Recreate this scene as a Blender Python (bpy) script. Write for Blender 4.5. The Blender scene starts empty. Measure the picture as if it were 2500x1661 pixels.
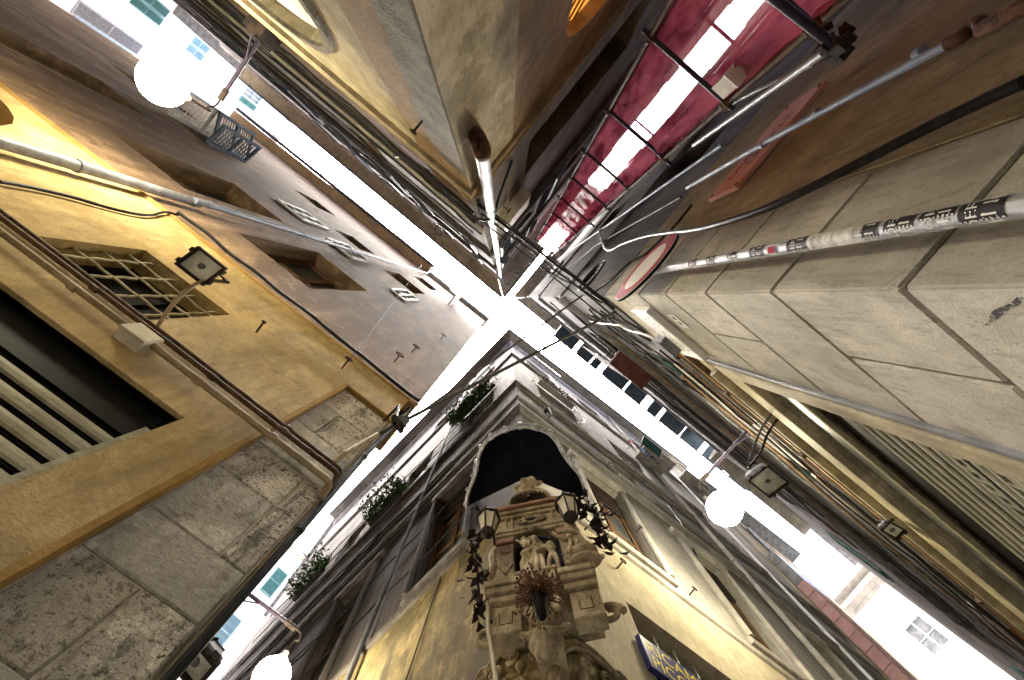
import bpy, bmesh, math, random
from mathutils import Vector, Matrix, noise
random.seed(7)
R = math.radians
V = Vector
scene = bpy.context.scene
col = scene.collection

# ------------------------------------------------------------------ camera, world, sun, exposure
ZC = 1.45                                   # eye height of the photographer
FOC, ZPX, ZPY = 1250.0, 1230.0, 727.0       # focal length and zenith point, in pixels of the 2500 x 1661 photograph
zz = V((ZPX - 1250, ZPY - 830.5, FOC)).normalized()
xx = V((1, 0, 0)); xx = (xx - xx.dot(zz) * zz).normalized()
yy = zz.cross(xx)
cam_data = bpy.data.cameras.new('camera')
cam_data.sensor_width = 36.0
cam_data.lens = 36.0 * FOC / 2500.0
cam_data.clip_start = 0.02
cam_data.clip_end = 3000.0
cam = bpy.data.objects.new('camera', cam_data)
col.objects.link(cam)
right = V((xx[0], yy[0], zz[0])); down = V((xx[1], yy[1], zz[1])); fwd = V((xx[2], yy[2], zz[2]))
m = Matrix.Identity(4)
for i in range(3):
    m[i][0] = right[i]; m[i][1] = -down[i]; m[i][2] = -fwd[i]
m[2][3] = ZC
cam.matrix_world = m
scene.camera = cam

SUN_EL, SUN_AZ = 83.0, 215.0
world = bpy.data.worlds.new('World'); scene.world = world
world.use_nodes = True
wn = world.node_tree
bg = wn.nodes['Background']
sky = wn.nodes.new('ShaderNodeTexSky')
sky.sky_type = 'NISHITA'
sky.sun_disc = False
sky.sun_elevation = R(SUN_EL)
sky.sun_rotation = R(90 - SUN_AZ)
sky.air_density = 0.6; sky.dust_density = 6.0; sky.ozone_density = 1.0
wn.links.new(sky.outputs[0], bg.inputs[0])
bg.inputs[1].default_value = 0.15

sun_data = bpy.data.lights.new('sun', 'SUN')
sun_data.energy = 1.5; sun_data.angle = R(34); sun_data.color = (1.0, 0.97, 0.92)
sun = bpy.data.objects.new('sun', sun_data); col.objects.link(sun)
sd = V((math.cos(R(SUN_AZ)) * math.cos(R(SUN_EL)), math.sin(R(SUN_AZ)) * math.cos(R(SUN_EL)), math.sin(R(SUN_EL))))
sun.rotation_euler = sd.to_track_quat('Z', 'Y').to_euler()
sun.location = sd * 60

LAMP = 9.0                                 # emission of the street globes
vs = scene.view_settings
vs.view_transform = 'Standard'; vs.look = 'None'; vs.gamma = 1.0; vs.use_curve_mapping = False
vs.exposure = 4.45
cy = scene.cycles
cy.use_denoising = True
try: cy.denoiser = 'OPENIMAGEDENOISE'
except Exception: pass
cy.max_bounces = 7; cy.diffuse_bounces = 5; cy.glossy_bounces = 2; cy.transmission_bounces = 4; cy.transparent_max_bounces = 8
cy.caustics_reflective = False; cy.caustics_refractive = False
cy.sample_clamp_indirect = 6.0

# ------------------------------------------------------------------ helpers
def pol(az, r=1.0): return V((math.cos(R(az)) * r, math.sin(R(az)) * r))
def ray(px, py):                            # horizontal run per metre of rise, seen from the eye
    d = V((px - 1250, py - 830.5, FOC))
    return V((d.dot(xx), d.dot(yy))) / d.dot(zz)
class Face:                                 # a vertical plane: s along it, z above the eye, n out into the alley
    def __init__(self, o, az, inward=None):
        self.o = V(o); self.d = pol(az); n = V((-self.d.y, self.d.x))
        if inward is None: inward = self.o.dot(n) > 0
        self.n = -n if inward else n
    def P(self, s, z, n=0.0):
        p = self.o + self.d * s + self.n * n
        return V((p.x, p.y, z + ZC))
    def sz(self, px, py, off=0.0):
        q = ray(px, py); t = (self.o.dot(self.n) + off) / q.dot(self.n)
        return ((q * t - self.o).dot(self.d), t)
    def px(self, px, py, off=0.0):
        s, z = self.sz(px, py, off); return self.P(s, z, off)
    def N(self): return V((self.n.x, self.n.y, 0))
    def D(self): return V((self.d.x, self.d.y, 0))
def at(px, py, z):                          # the point at height z above the eye in that direction
    q = ray(px, py); return V((q.x * z, q.y * z, z + ZC))
UP = V((0, 0, 1))

cR, cT, cL, cS = pol(-1.3, 1.0), pol(-107, .95), pol(129, 1.27), pol(82, 2.0)
TL, TR = Face(cT, -140.2), Face(cT, -51.0)
RA, RB = Face(cR, -50.3), Face(cR, 38.9)
LU, LD = Face(cL, -141.5), Face(cL, 139.0, True)
SR, SL = Face(cS, 37.7), Face(cS, 134.2)
SH = Face(cS + pol(-101, .35), -11)         # front plane of the corner shrine
AL = Face((0, 0), -50.7, True)              # middle of the scaffolded alley: n = sideways
if AL.n.dot(pol(39.3)) < 0: AL.n = -AL.n
EU = Face(pol(219.5, 18.0), 129.5, False)   # far facade closing the upper-left alley
ER = Face(pol(38.4, 20.0), 128.4, False)    # far facade closing the lower-right alley
EL = Face(pol(133.5, 18.0), 43.5, False)    # far facade closing the lower-left alley
for f_ in (EU, ER, EL):
    if f_.n.dot(f_.o) > 0: f_.n = -f_.n

ORG = {}
def tag(o, label=None, cat=None, group=None, kind=None):
    if label: o['label'] = label
    if cat: o['category'] = cat
    if group: o['group'] = group
    if kind: o['kind'] = kind
    return o
def thing(name, label, cat, loc, group=None):
    o = bpy.data.objects.new(name, None); col.objects.link(o)
    o.empty_display_size = .1
    o.location = loc; ORG[o] = V(loc)
    return tag(o, label, cat, group)
def link_obj(name, me, parent, origin):
    o = bpy.data.objects.new(name, me); col.objects.link(o)
    ORG[o] = V(origin)
    if parent is not None:
        o.parent = parent; o.location = V(origin) - ORG[parent]
    else: o.location = origin
    return o

class MB:
    def __init__(self): self.v = []; self.f = []; self.sm = []
    def add(self, vs_, fs, smooth=False):
        b = len(self.v); self.v += [V(p) for p in vs_]
        self.f += [[i + b for i in f] for f in fs]; self.sm += [smooth] * len(fs); return self
    def quad(self, a, b, c, d): return self.add([a, b, c, d], [[0, 1, 2, 3]])
    def hexa(self, p):                       # p: 4 bottom then 4 top
        return self.add(p, [[3, 2, 1, 0], [4, 5, 6, 7], [0, 1, 5, 4], [1, 2, 6, 5], [2, 3, 7, 6], [3, 0, 4, 7]])
    def fbox(self, F, s0, s1, z0, z1, n0, n1):
        return self.hexa([F.P(s0, z0, n0), F.P(s1, z0, n0), F.P(s1, z0, n1), F.P(s0, z0, n1),
                          F.P(s0, z1, n0), F.P(s1, z1, n0), F.P(s1, z1, n1), F.P(s0, z1, n1)])
    def obox(self, c, ax, ay, az):
        c = V(c); s = [(-1, -1), (1, -1), (1, 1), (-1, 1)]
        return self.hexa([c + ax * i + ay * j - az for i, j in s] + [c + ax * i + ay * j + az for i, j in s])
    def cbox(self, F, s0, s1, z0, z1, n0, n1, ch=.006):   # box with chamfered street edges
        a = [F.P(s0, z0, n0), F.P(s1, z0, n0), F.P(s1, z1, n0), F.P(s0, z1, n0)]
        b = [F.P(s0, z0, n1 - ch), F.P(s1, z0, n1 - ch), F.P(s1, z1, n1 - ch), F.P(s0, z1, n1 - ch)]
        c = [F.P(s0 + ch, z0 + ch, n1), F.P(s1 - ch, z0 + ch, n1), F.P(s1 - ch, z1 - ch, n1), F.P(s0 + ch, z1 - ch, n1)]
        fs = [[8, 9, 10, 11]]
        for i in range(4):
            j = (i + 1) % 4; fs += [[i, j, j + 4, i + 4], [i + 4, j + 4, j + 8, i + 8]]
        return self.add(a + b + c, fs + [[3, 2, 1, 0]])
    def tube(self, pts, r, k=8, caps=True, r2=None):
        pts = [V(p) for p in pts]; n = len(pts); rings = []
        t0 = (pts[1] - pts[0]).normalized()
        u = t0.orthogonal().normalized()
        for i, p in enumerate(pts):
            t = (pts[min(i + 1, n - 1)] - pts[max(i - 1, 0)])
            t = t.normalized() if t.length > 1e-9 else t0
            u = (u - u.dot(t) * t)
            u = u.normalized() if u.length > 1e-6 else t.orthogonal().normalized()
            w = t.cross(u)
            rr = r if not isinstance(r, (list, tuple)) else r[i]
            if r2 is not None: rr = r + (r2 - r) * i / (n - 1)
            rings.append([p + (u * math.cos(2 * math.pi * a / k) + w * math.sin(2 * math.pi * a / k)) * rr for a in range(k)])
        b = [q for g in rings for q in g]; fs = []
        for i in range(n - 1):
            for a in range(k):
                c = (a + 1) % k; fs.append([i * k + a, i * k + c, (i + 1) * k + c, (i + 1) * k + a])
        self.add(b, fs, True)
        if caps: self.add(rings[0], [list(range(k))[::-1]]); self.add(rings[-1], [list(range(k))])
        return self
    def prism(self, F, poly, n0, n1):
        k = len(poly); a = [F.P(s, z, n0) for s, z in poly]; b = [F.P(s, z, n1) for s, z in poly]
        fs = [list(range(k))[::-1], [i + k for i in range(k)]]
        for i in range(k): j = (i + 1) % k; fs.append([i, j, j + k, i + k])
        return self.add(a + b, fs)
    def slab(self, poly, z0, z1):            # plan polygon (world x, y) extruded upwards
        k = len(poly); a = [V((p[0], p[1], z0 + ZC)) for p in poly]; b = [V((p[0], p[1], z1 + ZC)) for p in poly]
        fs = [list(range(k))[::-1], [i + k for i in range(k)]]
        for i in range(k): j = (i + 1) % k; fs.append([i, j, j + k, i + k])
        return self.add(a + b, fs)
    def ell(self, c, rx, ry=None, rz=None, seg=16, rings=10, M=None):
        ry = rx if ry is None else ry; rz = rx if rz is None else rz
        c = V(c); vs_ = []; fs = []
        def tr(x, y, z):
            q = V((x * rx, y * ry, z * rz)); return c + (M @ q if M else q)
        vs_.append(tr(0, 0, -1))
        for i in range(1, rings):
            ph = math.pi * i / rings - math.pi / 2
            for a in range(seg):
                th = 2 * math.pi * a / seg; vs_.append(tr(math.cos(ph) * math.cos(th), math.cos(ph) * math.sin(th), math.sin(ph)))
        vs_.append(tr(0, 0, 1)); L = len(vs_) - 1
        for a in range(seg): fs.append([0, 1 + (a + 1) % seg, 1 + a])
        for i in range(rings - 2):
            for a in range(seg):
                b = (a + 1) % seg; o = 1 + i * seg; fs.append([o + a, o + b, o + seg + b, o + seg + a])
        o = 1 + (rings - 2) * seg
        for a in range(seg): fs.append([o + a, o + (a + 1) % seg, L])
        return self.add(vs_, fs, True)
    def lathe(self, base, prof, k=14, axis=None, xdir=None, smooth=True):
        base = V(base); axis = (axis or UP).normalized(); x = (xdir or axis.orthogonal()).normalized(); y = axis.cross(x)
        vs_ = []; fs = []
        for r, h in prof:
            for a in range(k):
                th = 2 * math.pi * a / k; vs_.append(base + axis * h + (x * math.cos(th) + y * math.sin(th)) * r)
        for i in range(len(prof) - 1):
            for a in range(k): b = (a + 1) % k; fs.append([i * k + a, i * k + b, (i + 1) * k + b, (i + 1) * k + a])
        self.add(vs_, fs, smooth)
        self.add(vs_[:k], [list(range(k))[::-1]]); self.add(vs_[-k:], [list(range(k))]); return self
    def mesh(self, name, origin):
        me = bpy.data.meshes.new(name)
        me.from_pydata([tuple(p - origin) for p in self.v], [], self.f)
        me.polygons.foreach_set('use_smooth', self.sm); me.update(); return me
    def build(self, name, mt, parent=None, origin=None, **kw):
        if origin is None:
            if parent is not None: origin = ORG[parent]
            else:
                lo = V((min(p.x for p in self.v), min(p.y for p in self.v), min(p.z for p in self.v)))
                hi = V((max(p.x for p in self.v), max(p.y for p in self.v), max(p.z for p in self.v)))
                origin = (lo + hi) / 2; origin.z = lo.z
        me = self.mesh(name, V(origin)); me.materials.append(mt)
        return tag(link_obj(name, me, parent, origin), **kw)
def share(name, me, mt_obj, parent, origin): # another object on the same mesh data
    return link_obj(name, me, parent, origin)

def remesh(o, voxel, smooth=6):
    md = o.modifiers.new('r', 'REMESH'); md.mode = 'VOXEL'; md.voxel_size = voxel; md.use_smooth_shade = True
    if smooth:
        ms = o.modifiers.new('s', 'SMOOTH'); ms.factor = .5; ms.iterations = smooth
    bpy.context.view_layer.update()
    dg = bpy.context.evaluated_depsgraph_get()
    me = bpy.data.meshes.new_from_object(o.evaluated_get(dg))
    old = o.data; o.modifiers.clear(); o.data = me
    if not me.materials:
        for mm in old.materials: me.materials.append(mm)
    return o

def text_mesh(txt, size=1.0):                # flat letters: list of verts (x, y) and faces
    cu = bpy.data.curves.new('t', 'FONT'); cu.body = txt; cu.size = size; cu.resolution_u = 3
    o = bpy.data.objects.new('t', cu); col.objects.link(o)
    bpy.context.view_layer.update()
    dg = bpy.context.evaluated_depsgraph_get()
    me = bpy.data.meshes.new_from_object(o.evaluated_get(dg))
    vs_ = [(p.co.x, p.co.y) for p in me.vertices]; fs = [list(p.vertices) for p in me.polygons]
    bpy.data.objects.remove(o); bpy.data.curves.remove(cu); bpy.data.meshes.remove(me)
    return vs_, fs

# ------------------------------------------------------------------ materials
def mat(name, c1, c2=None, scale=3.0, streak=0.0, dark=None, speck=0.0, bump=.25, bscale=60.0, rough=.85, metal=0.0,
        contrast=(.43, .57), sscale=40.0, stretch=(1, 1, 1), crack=0.0, spec=.06, grime=.0, grain=.0, flake=0.0, rnd=0.0):
    m_ = bpy.data.materials.new(name); m_.use_nodes = True
    nt = m_.node_tree; N = nt.nodes; L = nt.links
    bs = N['Principled BSDF']; bs.inputs['Roughness'].default_value = rough; bs.inputs['Metallic'].default_value = metal
    bs.inputs['Specular IOR Level'].default_value = spec
    c2 = c2 or tuple(x * .75 for x in c1); dark = dark or tuple(x * .35 for x in c1)
    ge = N.new('ShaderNodeNewGeometry')
    def noise_(sc, detail=6, st=(1, 1, 1), ro=.6):
        mp = N.new('ShaderNodeMapping'); mp.inputs['Scale'].default_value = st; L.new(ge.outputs['Position'], mp.inputs['Vector'])
        no = N.new('ShaderNodeTexNoise'); no.inputs['Scale'].default_value = sc; no.inputs['Detail'].default_value = detail
        no.inputs['Roughness'].default_value = ro; L.new(mp.outputs[0], no.inputs['Vector']); return no.outputs['Fac']
    def ramp(fac, a, b):
        r_ = N.new('ShaderNodeMapRange'); r_.inputs['From Min'].default_value = a; r_.inputs['From Max'].default_value = b
        L.new(fac, r_.inputs['Value']); return r_.outputs[0]
    def mix(fac, a, b, mode='MIX'):
        x = N.new('ShaderNodeMix'); x.data_type = 'RGBA'; x.blend_type = mode
        for sock, val in ((x.inputs[0], fac), (x.inputs[6], a), (x.inputs[7], b)):
            if isinstance(val, (int, float)): sock.default_value = val
            elif isinstance(val, tuple): sock.default_value = (*val, 1)
            else: L.new(val, sock)
        return x.outputs[2]
    def mul(a, k):
        x = N.new('ShaderNodeMath'); x.operation = 'MULTIPLY'; L.new(a, x.inputs[0])
        if isinstance(k, (int, float)): x.inputs[1].default_value = k
        else: L.new(k, x.inputs[1])
        return x.outputs[0]
    c = mix(ramp(noise_(scale, 8, stretch), *contrast), c1, c2)
    if streak:
        c = mix(mul(ramp(noise_(5.0, 6, (1, 1, .10), .65), .50, .63), streak), c, dark)
        c = mix(mul(ramp(noise_(1.1, 5), .53, .66), streak * .6), c, dark)
    if speck:
        c = mix(mul(ramp(noise_(sscale, 3), .585, .635), speck), c, dark)
    if crack:
        vo = N.new('ShaderNodeTexVoronoi'); vo.feature = 'DISTANCE_TO_EDGE'; vo.inputs['Scale'].default_value = 1.6
        mp = N.new('ShaderNodeMapping'); L.new(ge.outputs['Position'], mp.inputs['Vector'])
        wn_ = N.new('ShaderNodeTexNoise'); wn_.inputs['Scale'].default_value = 5; wn_.inputs['Detail'].default_value = 6
        L.new(ge.outputs['Position'], wn_.inputs['Vector'])
        va = N.new('ShaderNodeVectorMath'); va.operation = 'MULTIPLY_ADD'; va.inputs[1].default_value = (.5, .5, .5)
        L.new(wn_.outputs['Color'], va.inputs[0]); L.new(mp.outputs[0], va.inputs[2]); L.new(va.outputs[0], vo.inputs['Vector'])
        inv = N.new('ShaderNodeMapRange'); inv.inputs['From Min'].default_value = .0; inv.inputs['From Max'].default_value = .012
        inv.inputs['To Min'].default_value = 1; inv.inputs['To Max'].default_value = 0; L.new(vo.outputs['Distance'], inv.inputs['Value'])
        c = mix(mul(mul(inv.outputs[0], ramp(noise_(1.3, 3), .48, .6)), crack), c, dark)
    if flake:
        fl_ = ramp(noise_(1.9, 9, (1, 1, .8), .62), .56, .572)
        c = mix(mul(fl_, flake), c, tuple(x * .55 for x in c2))
        c = mix(mul(ramp(noise_(3.1, 9, (1, 1, 1), .64), .585, .595), flake * .9), c, tuple(min(1, x * 1.25) for x in c1))
    if rnd:
        oi = N.new('ShaderNodeObjectInfo'); c = mix(mul(oi.outputs['Random'], rnd), c, tuple(x * .45 for x in c2))
    if grime:
        c = mix(mul(ramp(noise_(.9, 8, (1, 1, .55), .66), .51, .60), grime), c, dark)
        c = mix(mul(ramp(noise_(4.3, 8, (1, 1, .5), .68), .55, .62), grime * .7), c, dark)
    if grain:
        c = mix(mul(ramp(noise_(150, 2, (1, 1, 1), .5), .57, .66), grain), c, dark)
        c = mix(mul(ramp(noise_(26, 6, (1, 1, .35), .7), .55, .62), grain), c, dark)
        c = mix(mul(ramp(noise_(8, 7, (1, 1, .16), .7), .56, .63), grain), c, dark)
    L.new(c, bs.inputs['Base Color'])
    if bump:
        b_ = N.new('ShaderNodeBump'); b_.inputs['Strength'].default_value = bump; b_.inputs['Distance'].default_value = .02
        ad = N.new('ShaderNodeMath'); ad.operation = 'ADD'; L.new(noise_(bscale, 4), ad.inputs[0]); L.new(mul(noise_(bscale * .12, 4), .7), ad.inputs[1])
        L.new(ad.outputs[0], b_.inputs['Height']); L.new(b_.outputs[0], bs.inputs['Normal'])
    return m_
def emit(name, c, strength):
    m_ = bpy.data.materials.new(name); m_.use_nodes = True
    bs = m_.node_tree.nodes['Principled BSDF']; bs.inputs['Base Color'].default_value = (*c, 1)
    bs.inputs['Emission Color'].default_value = (*c, 1); bs.inputs['Emission Strength'].default_value = strength; return m_
def glass(name, c, rough=.12):
    return mat(name, c, tuple(x * .6 for x in c), scale=4, bump=.02, bscale=8, rough=max(rough, .3), spec=.10)

M = {}
M['ochre'] = mat('ochre_plaster', (.53, .395, .185), (.42, .30, .13), 2.2, streak=.30, speck=.30, bump=.35, bscale=70, crack=.8, grime=.34, grain=.30, flake=.30)
M['ochre_edge'] = mat('ochre_edge', (.36, .22, .07), (.28, .17, .05), 6, bump=.3)
M['brown_plaster'] = mat('brown_plaster', (.31, .21, .125), (.185, .12, .07), 1.6, streak=.6, speck=.2, bump=.3, stretch=(1.6, 1.6, .22), grime=.5, grain=.5, flake=.45, crack=.5)
M['orange_soffit'] = mat('orange_soffit', (.50, .35, .20), (.40, .29, .18), 2, streak=.2, bump=.15)
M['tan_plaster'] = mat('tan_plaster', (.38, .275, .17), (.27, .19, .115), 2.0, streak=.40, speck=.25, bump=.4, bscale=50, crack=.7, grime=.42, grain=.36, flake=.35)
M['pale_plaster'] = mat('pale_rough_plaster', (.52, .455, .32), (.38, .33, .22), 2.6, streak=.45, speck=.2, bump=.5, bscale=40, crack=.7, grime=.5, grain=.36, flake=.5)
M['cement'] = mat('grey_cement', (.20, .185, .145), (.12, .11, .085), 5, grain=.4, speck=.5, bump=.7, bscale=60, sscale=60)
M['stone'] = mat('cream_stone', (.61, .58, .49), (.48, .455, .38), 2.4, streak=.18, speck=.30, bump=.22, bscale=140, sscale=90, contrast=(.44, .56), grime=.30, grain=.40, crack=.5, flake=.16, rnd=.22)
M['mortar'] = mat('dark_mortar', (.10, .085, .06), (.07, .06, .045), 10, bump=.4)
M['ashlar'] = mat('pitted_stone', (.79, .73, .58), (.58, .53, .41), 3.0, speck=.95, bump=1.0, bscale=55, sscale=42, grain=.6, grime=.35, flake=.5, rnd=.3, dark=(.07, .06, .045))
M['ashlar_smooth'] = mat('smoothed_stone', (.64, .605, .50), (.49, .46, .37), 3.0, speck=.8, grain=.5, grime=.5, flake=.5, rnd=.3, bump=.7, bscale=40, sscale=12, crack=.8)
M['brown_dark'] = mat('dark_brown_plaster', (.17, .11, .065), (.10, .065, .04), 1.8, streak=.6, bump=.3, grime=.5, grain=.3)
M['ra_plaster'] = mat('umber_plaster', (.43, .335, .18), (.31, .24, .125), 1.7, streak=.45, speck=.25, bump=.35, crack=.5, grime=.42, grain=.36, flake=.3)
M['grey_wall'] = mat('grey_weathered_wall', (.20, .19, .19), (.12, .115, .115), 1.5, streak=.7, bump=.3, stretch=(1.5, 1.5, .3), grime=.5, grain=.4)
M['violet_grey'] = mat('violet_grey_wall', (.23, .21, .195), (.14, .128, .12), 1.3, streak=.65, bump=.25, grime=.5, grain=.4)
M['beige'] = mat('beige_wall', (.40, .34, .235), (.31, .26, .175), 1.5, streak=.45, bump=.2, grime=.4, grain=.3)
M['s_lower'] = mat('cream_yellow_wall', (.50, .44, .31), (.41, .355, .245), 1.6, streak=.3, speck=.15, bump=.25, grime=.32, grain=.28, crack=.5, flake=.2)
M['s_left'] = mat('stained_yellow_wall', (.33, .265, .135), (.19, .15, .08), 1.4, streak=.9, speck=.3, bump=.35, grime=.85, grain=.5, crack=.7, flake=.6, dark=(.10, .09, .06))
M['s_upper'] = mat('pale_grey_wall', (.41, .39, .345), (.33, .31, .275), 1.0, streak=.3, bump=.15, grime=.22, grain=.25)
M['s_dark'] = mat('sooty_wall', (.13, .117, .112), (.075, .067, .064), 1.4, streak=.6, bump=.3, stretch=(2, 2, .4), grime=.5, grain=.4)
M['cornice'] = mat('pale_cornice', (.45, .42, .36), (.36, .335, .29), 3, streak=.4, bump=.25, grime=.4, grain=.3)
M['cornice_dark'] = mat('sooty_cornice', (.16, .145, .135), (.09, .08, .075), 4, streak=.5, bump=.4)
M['white'] = mat('white_paint', (.78, .78, .76), (.70, .70, .68), 5, bump=.05, rough=.5)
M['white_wall'] = mat('white_rendered_wall', (.80, .79, .76), (.74, .72, .69), .8, streak=.06, bump=.1)
M['pink_wall'] = mat('pink_rendered_wall', (.72, .58, .56), (.66, .52, .50), .8, streak=.08, bump=.1)
M['green_shutter'] = mat('green_shutter', (.05, .12, .11), (.04, .095, .09), 4, bump=.05, rough=.55)
M['blue_shutter'] = mat('blue_shutter', (.17, .26, .31), (.13, .21, .25), 4, bump=.05, rough=.55)
M['slate_shutter'] = mat('slate_shutter', (.15, .185, .23), (.11, .14, .18), 4, bump=.05, rough=.5)
M['wood'] = mat('brown_wood', (.20, .12, .065), (.13, .075, .04), 6, streak=.2, bump=.2, stretch=(3, 3, .4))
M['dark_wood'] = mat('dark_wood', (.055, .04, .035), (.035, .025, .022), 6, bump=.2)
M['glass'] = glass('dark_glass', (.045, .05, .05))
M['glass_grey'] = glass('grey_glass', (.16, .165, .16), .25)
M['glass_flood'] = glass('lamp_glass', (.75, .75, .66), .2)
M['dark'] = mat('dark_interior', (.012, .011, .010), (.008, .007, .006), 2, bump=0)
M['iron'] = mat('black_iron', (.025, .022, .022), (.05, .035, .028), 12, bump=.25, rough=.7)
M['iron_purple'] = mat('lamp_arm_paint', (.05, .04, .065), (.035, .03, .045), 12, bump=.15, rough=.45)
M['rust'] = mat('rusty_iron', (.12, .055, .03), (.05, .028, .02), 14, bump=.4, rough=.85)
M['grille'] = mat('pale_grille_paint', (.46, .42, .30), (.30, .27, .19), 14, speck=.4, bump=.3)
M['zinc'] = mat('zinc_pipe', (.25, .26, .28), (.17, .18, .195), 6, streak=.4, bump=.15, rough=.5, metal=.1, spec=.25, grime=.3)
M['bluepipe'] = mat('blue_grey_pipe', (.25, .29, .36), (.19, .22, .28), 5, streak=.35, bump=.15, rough=.5, spec=.2, grime=.3)
M['galv'] = mat('galvanised_pole', (.38, .39, .41), (.28, .29, .305), 30, speck=.3, bump=.1, rough=.45, metal=.25, spec=.3, grain=.2)
M['conduit'] = mat('ochre_conduit', (.38, .30, .17), (.26, .20, .11), 8, speck=.3, bump=.15, rough=.6)
M['conduit_brown'] = mat('brown_conduit', (.13, .085, .05), (.08, .05, .03), 8, bump=.2, rough=.6)
M['mortar_pale'] = mat('pale_mortar', (.60, .54, .42), (.45, .40, .30), 9, speck=.4, bump=.5)
M['rod'] = mat('dark_grey_rod', (.11, .105, .095), (.07, .066, .06), 20, bump=.1, rough=.7)
M['cable'] = mat('black_cable', (.018, .018, .02), (.03, .028, .028), 20, bump=.1, rough=.45)
M['cable_grey'] = mat('grey_cable', (.20, .20, .205), (.12, .12, .125), 20, bump=.1, rough=.5)
M['box'] = mat('cream_plastic', (.60, .56, .44), (.52, .48, .37), 10, speck=.15, bump=.05, rough=.5)
M['steel_slat'] = mat('galvanised_slat', (.40, .375, .26), (.29, .27, .18), 6, speck=.25, bump=.1, rough=.55, metal=.1, spec=.15, stretch=(1, 1, 3), grime=.3, grain=.2, rnd=.25)
M['slat_green'] = mat('olive_slat', (.50, .49, .39), (.38, .37, .29), 5, speck=.2, bump=.1, rough=.55, metal=.1, spec=.15, grime=.3, rnd=.25)
M['red'] = mat('sign_red', (.36, .025, .05), (.32, .022, .045), 3, bump=.02, rough=.35)
M['sign_white'] = mat('sign_white', (.76, .76, .74), (.70, .70, .68), 3, bump=.02, rough=.35)
M['black'] = mat('matt_black', (.005, .005, .0055), (.009, .009, .009), 20, bump=.05, rough=.6)
M['sticker_black'] = mat('sticker_black', (.018, .016, .018), (.03, .027, .03), 20, bump=.05, rough=.5)
M['sticker_white'] = mat('sticker_white', (.66, .64, .60), (.5, .49, .46), 25, bump=.1, rough=.6)
M['letter_white'] = mat('printed_white', (.70, .69, .66), (.64, .63, .6), 10, bump=0, rough=.6)
M['plaque'] = mat('salmon_board', (.62, .30, .23), (.54, .25, .19), 3, bump=.05, rough=.45)
M['navy'] = mat('navy_signboard', (.035, .035, .14), (.03, .03, .11), 3, bump=.03, rough=.35)
M['yellow'] = mat('yellow_letters', (.75, .60, .05), (.70, .55, .04), 3, bump=0, rough=.5)
M['marble'] = mat('aged_marble', (.50, .42, .28), (.34, .28, .175), 7, streak=.3, speck=.35, bump=.45, bscale=90, dark=(.06, .045, .03), grime=.5, grain=.35)
M['marble_statue'] = mat('statue_marble', (.50, .42, .29), (.34, .28, .18), 9, grime=.4, speck=.25, bump=.25, bscale=80, dark=(.07, .055, .035))
M['pink_marble'] = mat('reddish_marble', (.30, .18, .11), (.20, .115, .07), 8, speck=.4, bump=.2)
M['niche'] = mat('slate_blue_niche', (.045, .05, .075), (.028, .03, .045), 7, streak=.4, bump=.2)
M['canopy'] = mat('dark_blue_canopy', (.005, .0055, .012), (.003, .0035, .007), 5, bump=.3, rough=.8)
M['canopy_trim'] = mat('grey_canopy_trim', (.50, .51, .56), (.26, .265, .30), 20, bump=.3, rough=.55)
M['dry'] = mat('dried_flowers', (.18, .09, .05), (.10, .05, .03), 20, bump=.2)
M['leaf'] = mat('green_leaf', (.055, .105, .03), (.03, .06, .018), 12, bump=.1, rough=.55)
M['leaf_dark'] = mat('dark_leaf', (.035, .06, .025), (.02, .035, .015), 12, bump=.1, rough=.55)
M['pinktile'] = mat('pink_tile', (.42, .25, .22), (.35, .20, .175), 4, streak=.15, bump=.1)
M['roof'] = mat('grey_slate_roof', (.12, .12, .125), (.08, .08, .083), 5, bump=.3)
M['gutter'] = mat('grey_gutter', (.14, .145, .16), (.09, .095, .10), 5, bump=.1, rough=.7)
M['bluegrey_board'] = mat('blue_grey_board', (.055, .075, .095), (.04, .055, .07), 5, bump=.1)
M['green_dark'] = mat('dark_green_net', (.02, .04, .033), (.014, .028, .023), 6, bump=.2)
M['maroon'] = mat('maroon_paint', (.09, .035, .03), (.06, .022, .02), 8, bump=.1)
M['terracotta'] = mat('orange_brown_pipe', (.38, .17, .06), (.25, .11, .04), 8, bump=.2)
M['cream_pipe'] = mat('cream_painted_beam', (.55, .48, .31), (.43, .38, .26), 3, streak=.5, bump=.1, rough=.6, grime=.5, grain=.3)
M['cloth_red'] = mat('red_cloth', (.40, .04, .06), (.3, .03, .045), 9, bump=.2)
M['cloth_blue'] = mat('blue_cloth', (.10, .18, .42), (.07, .12, .32), 9, bump=.2)
M['paving'] = mat('grey_paving', (.32, .31, .29), (.24, .235, .22), 3, speck=.3, bump=.3)
M['globe'] = emit('lit_globe', (1.0, .89, .63), LAMP)
M['orange_lit'] = emit('lit_amber_glass', (1.0, .42, .06), .05)
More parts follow.
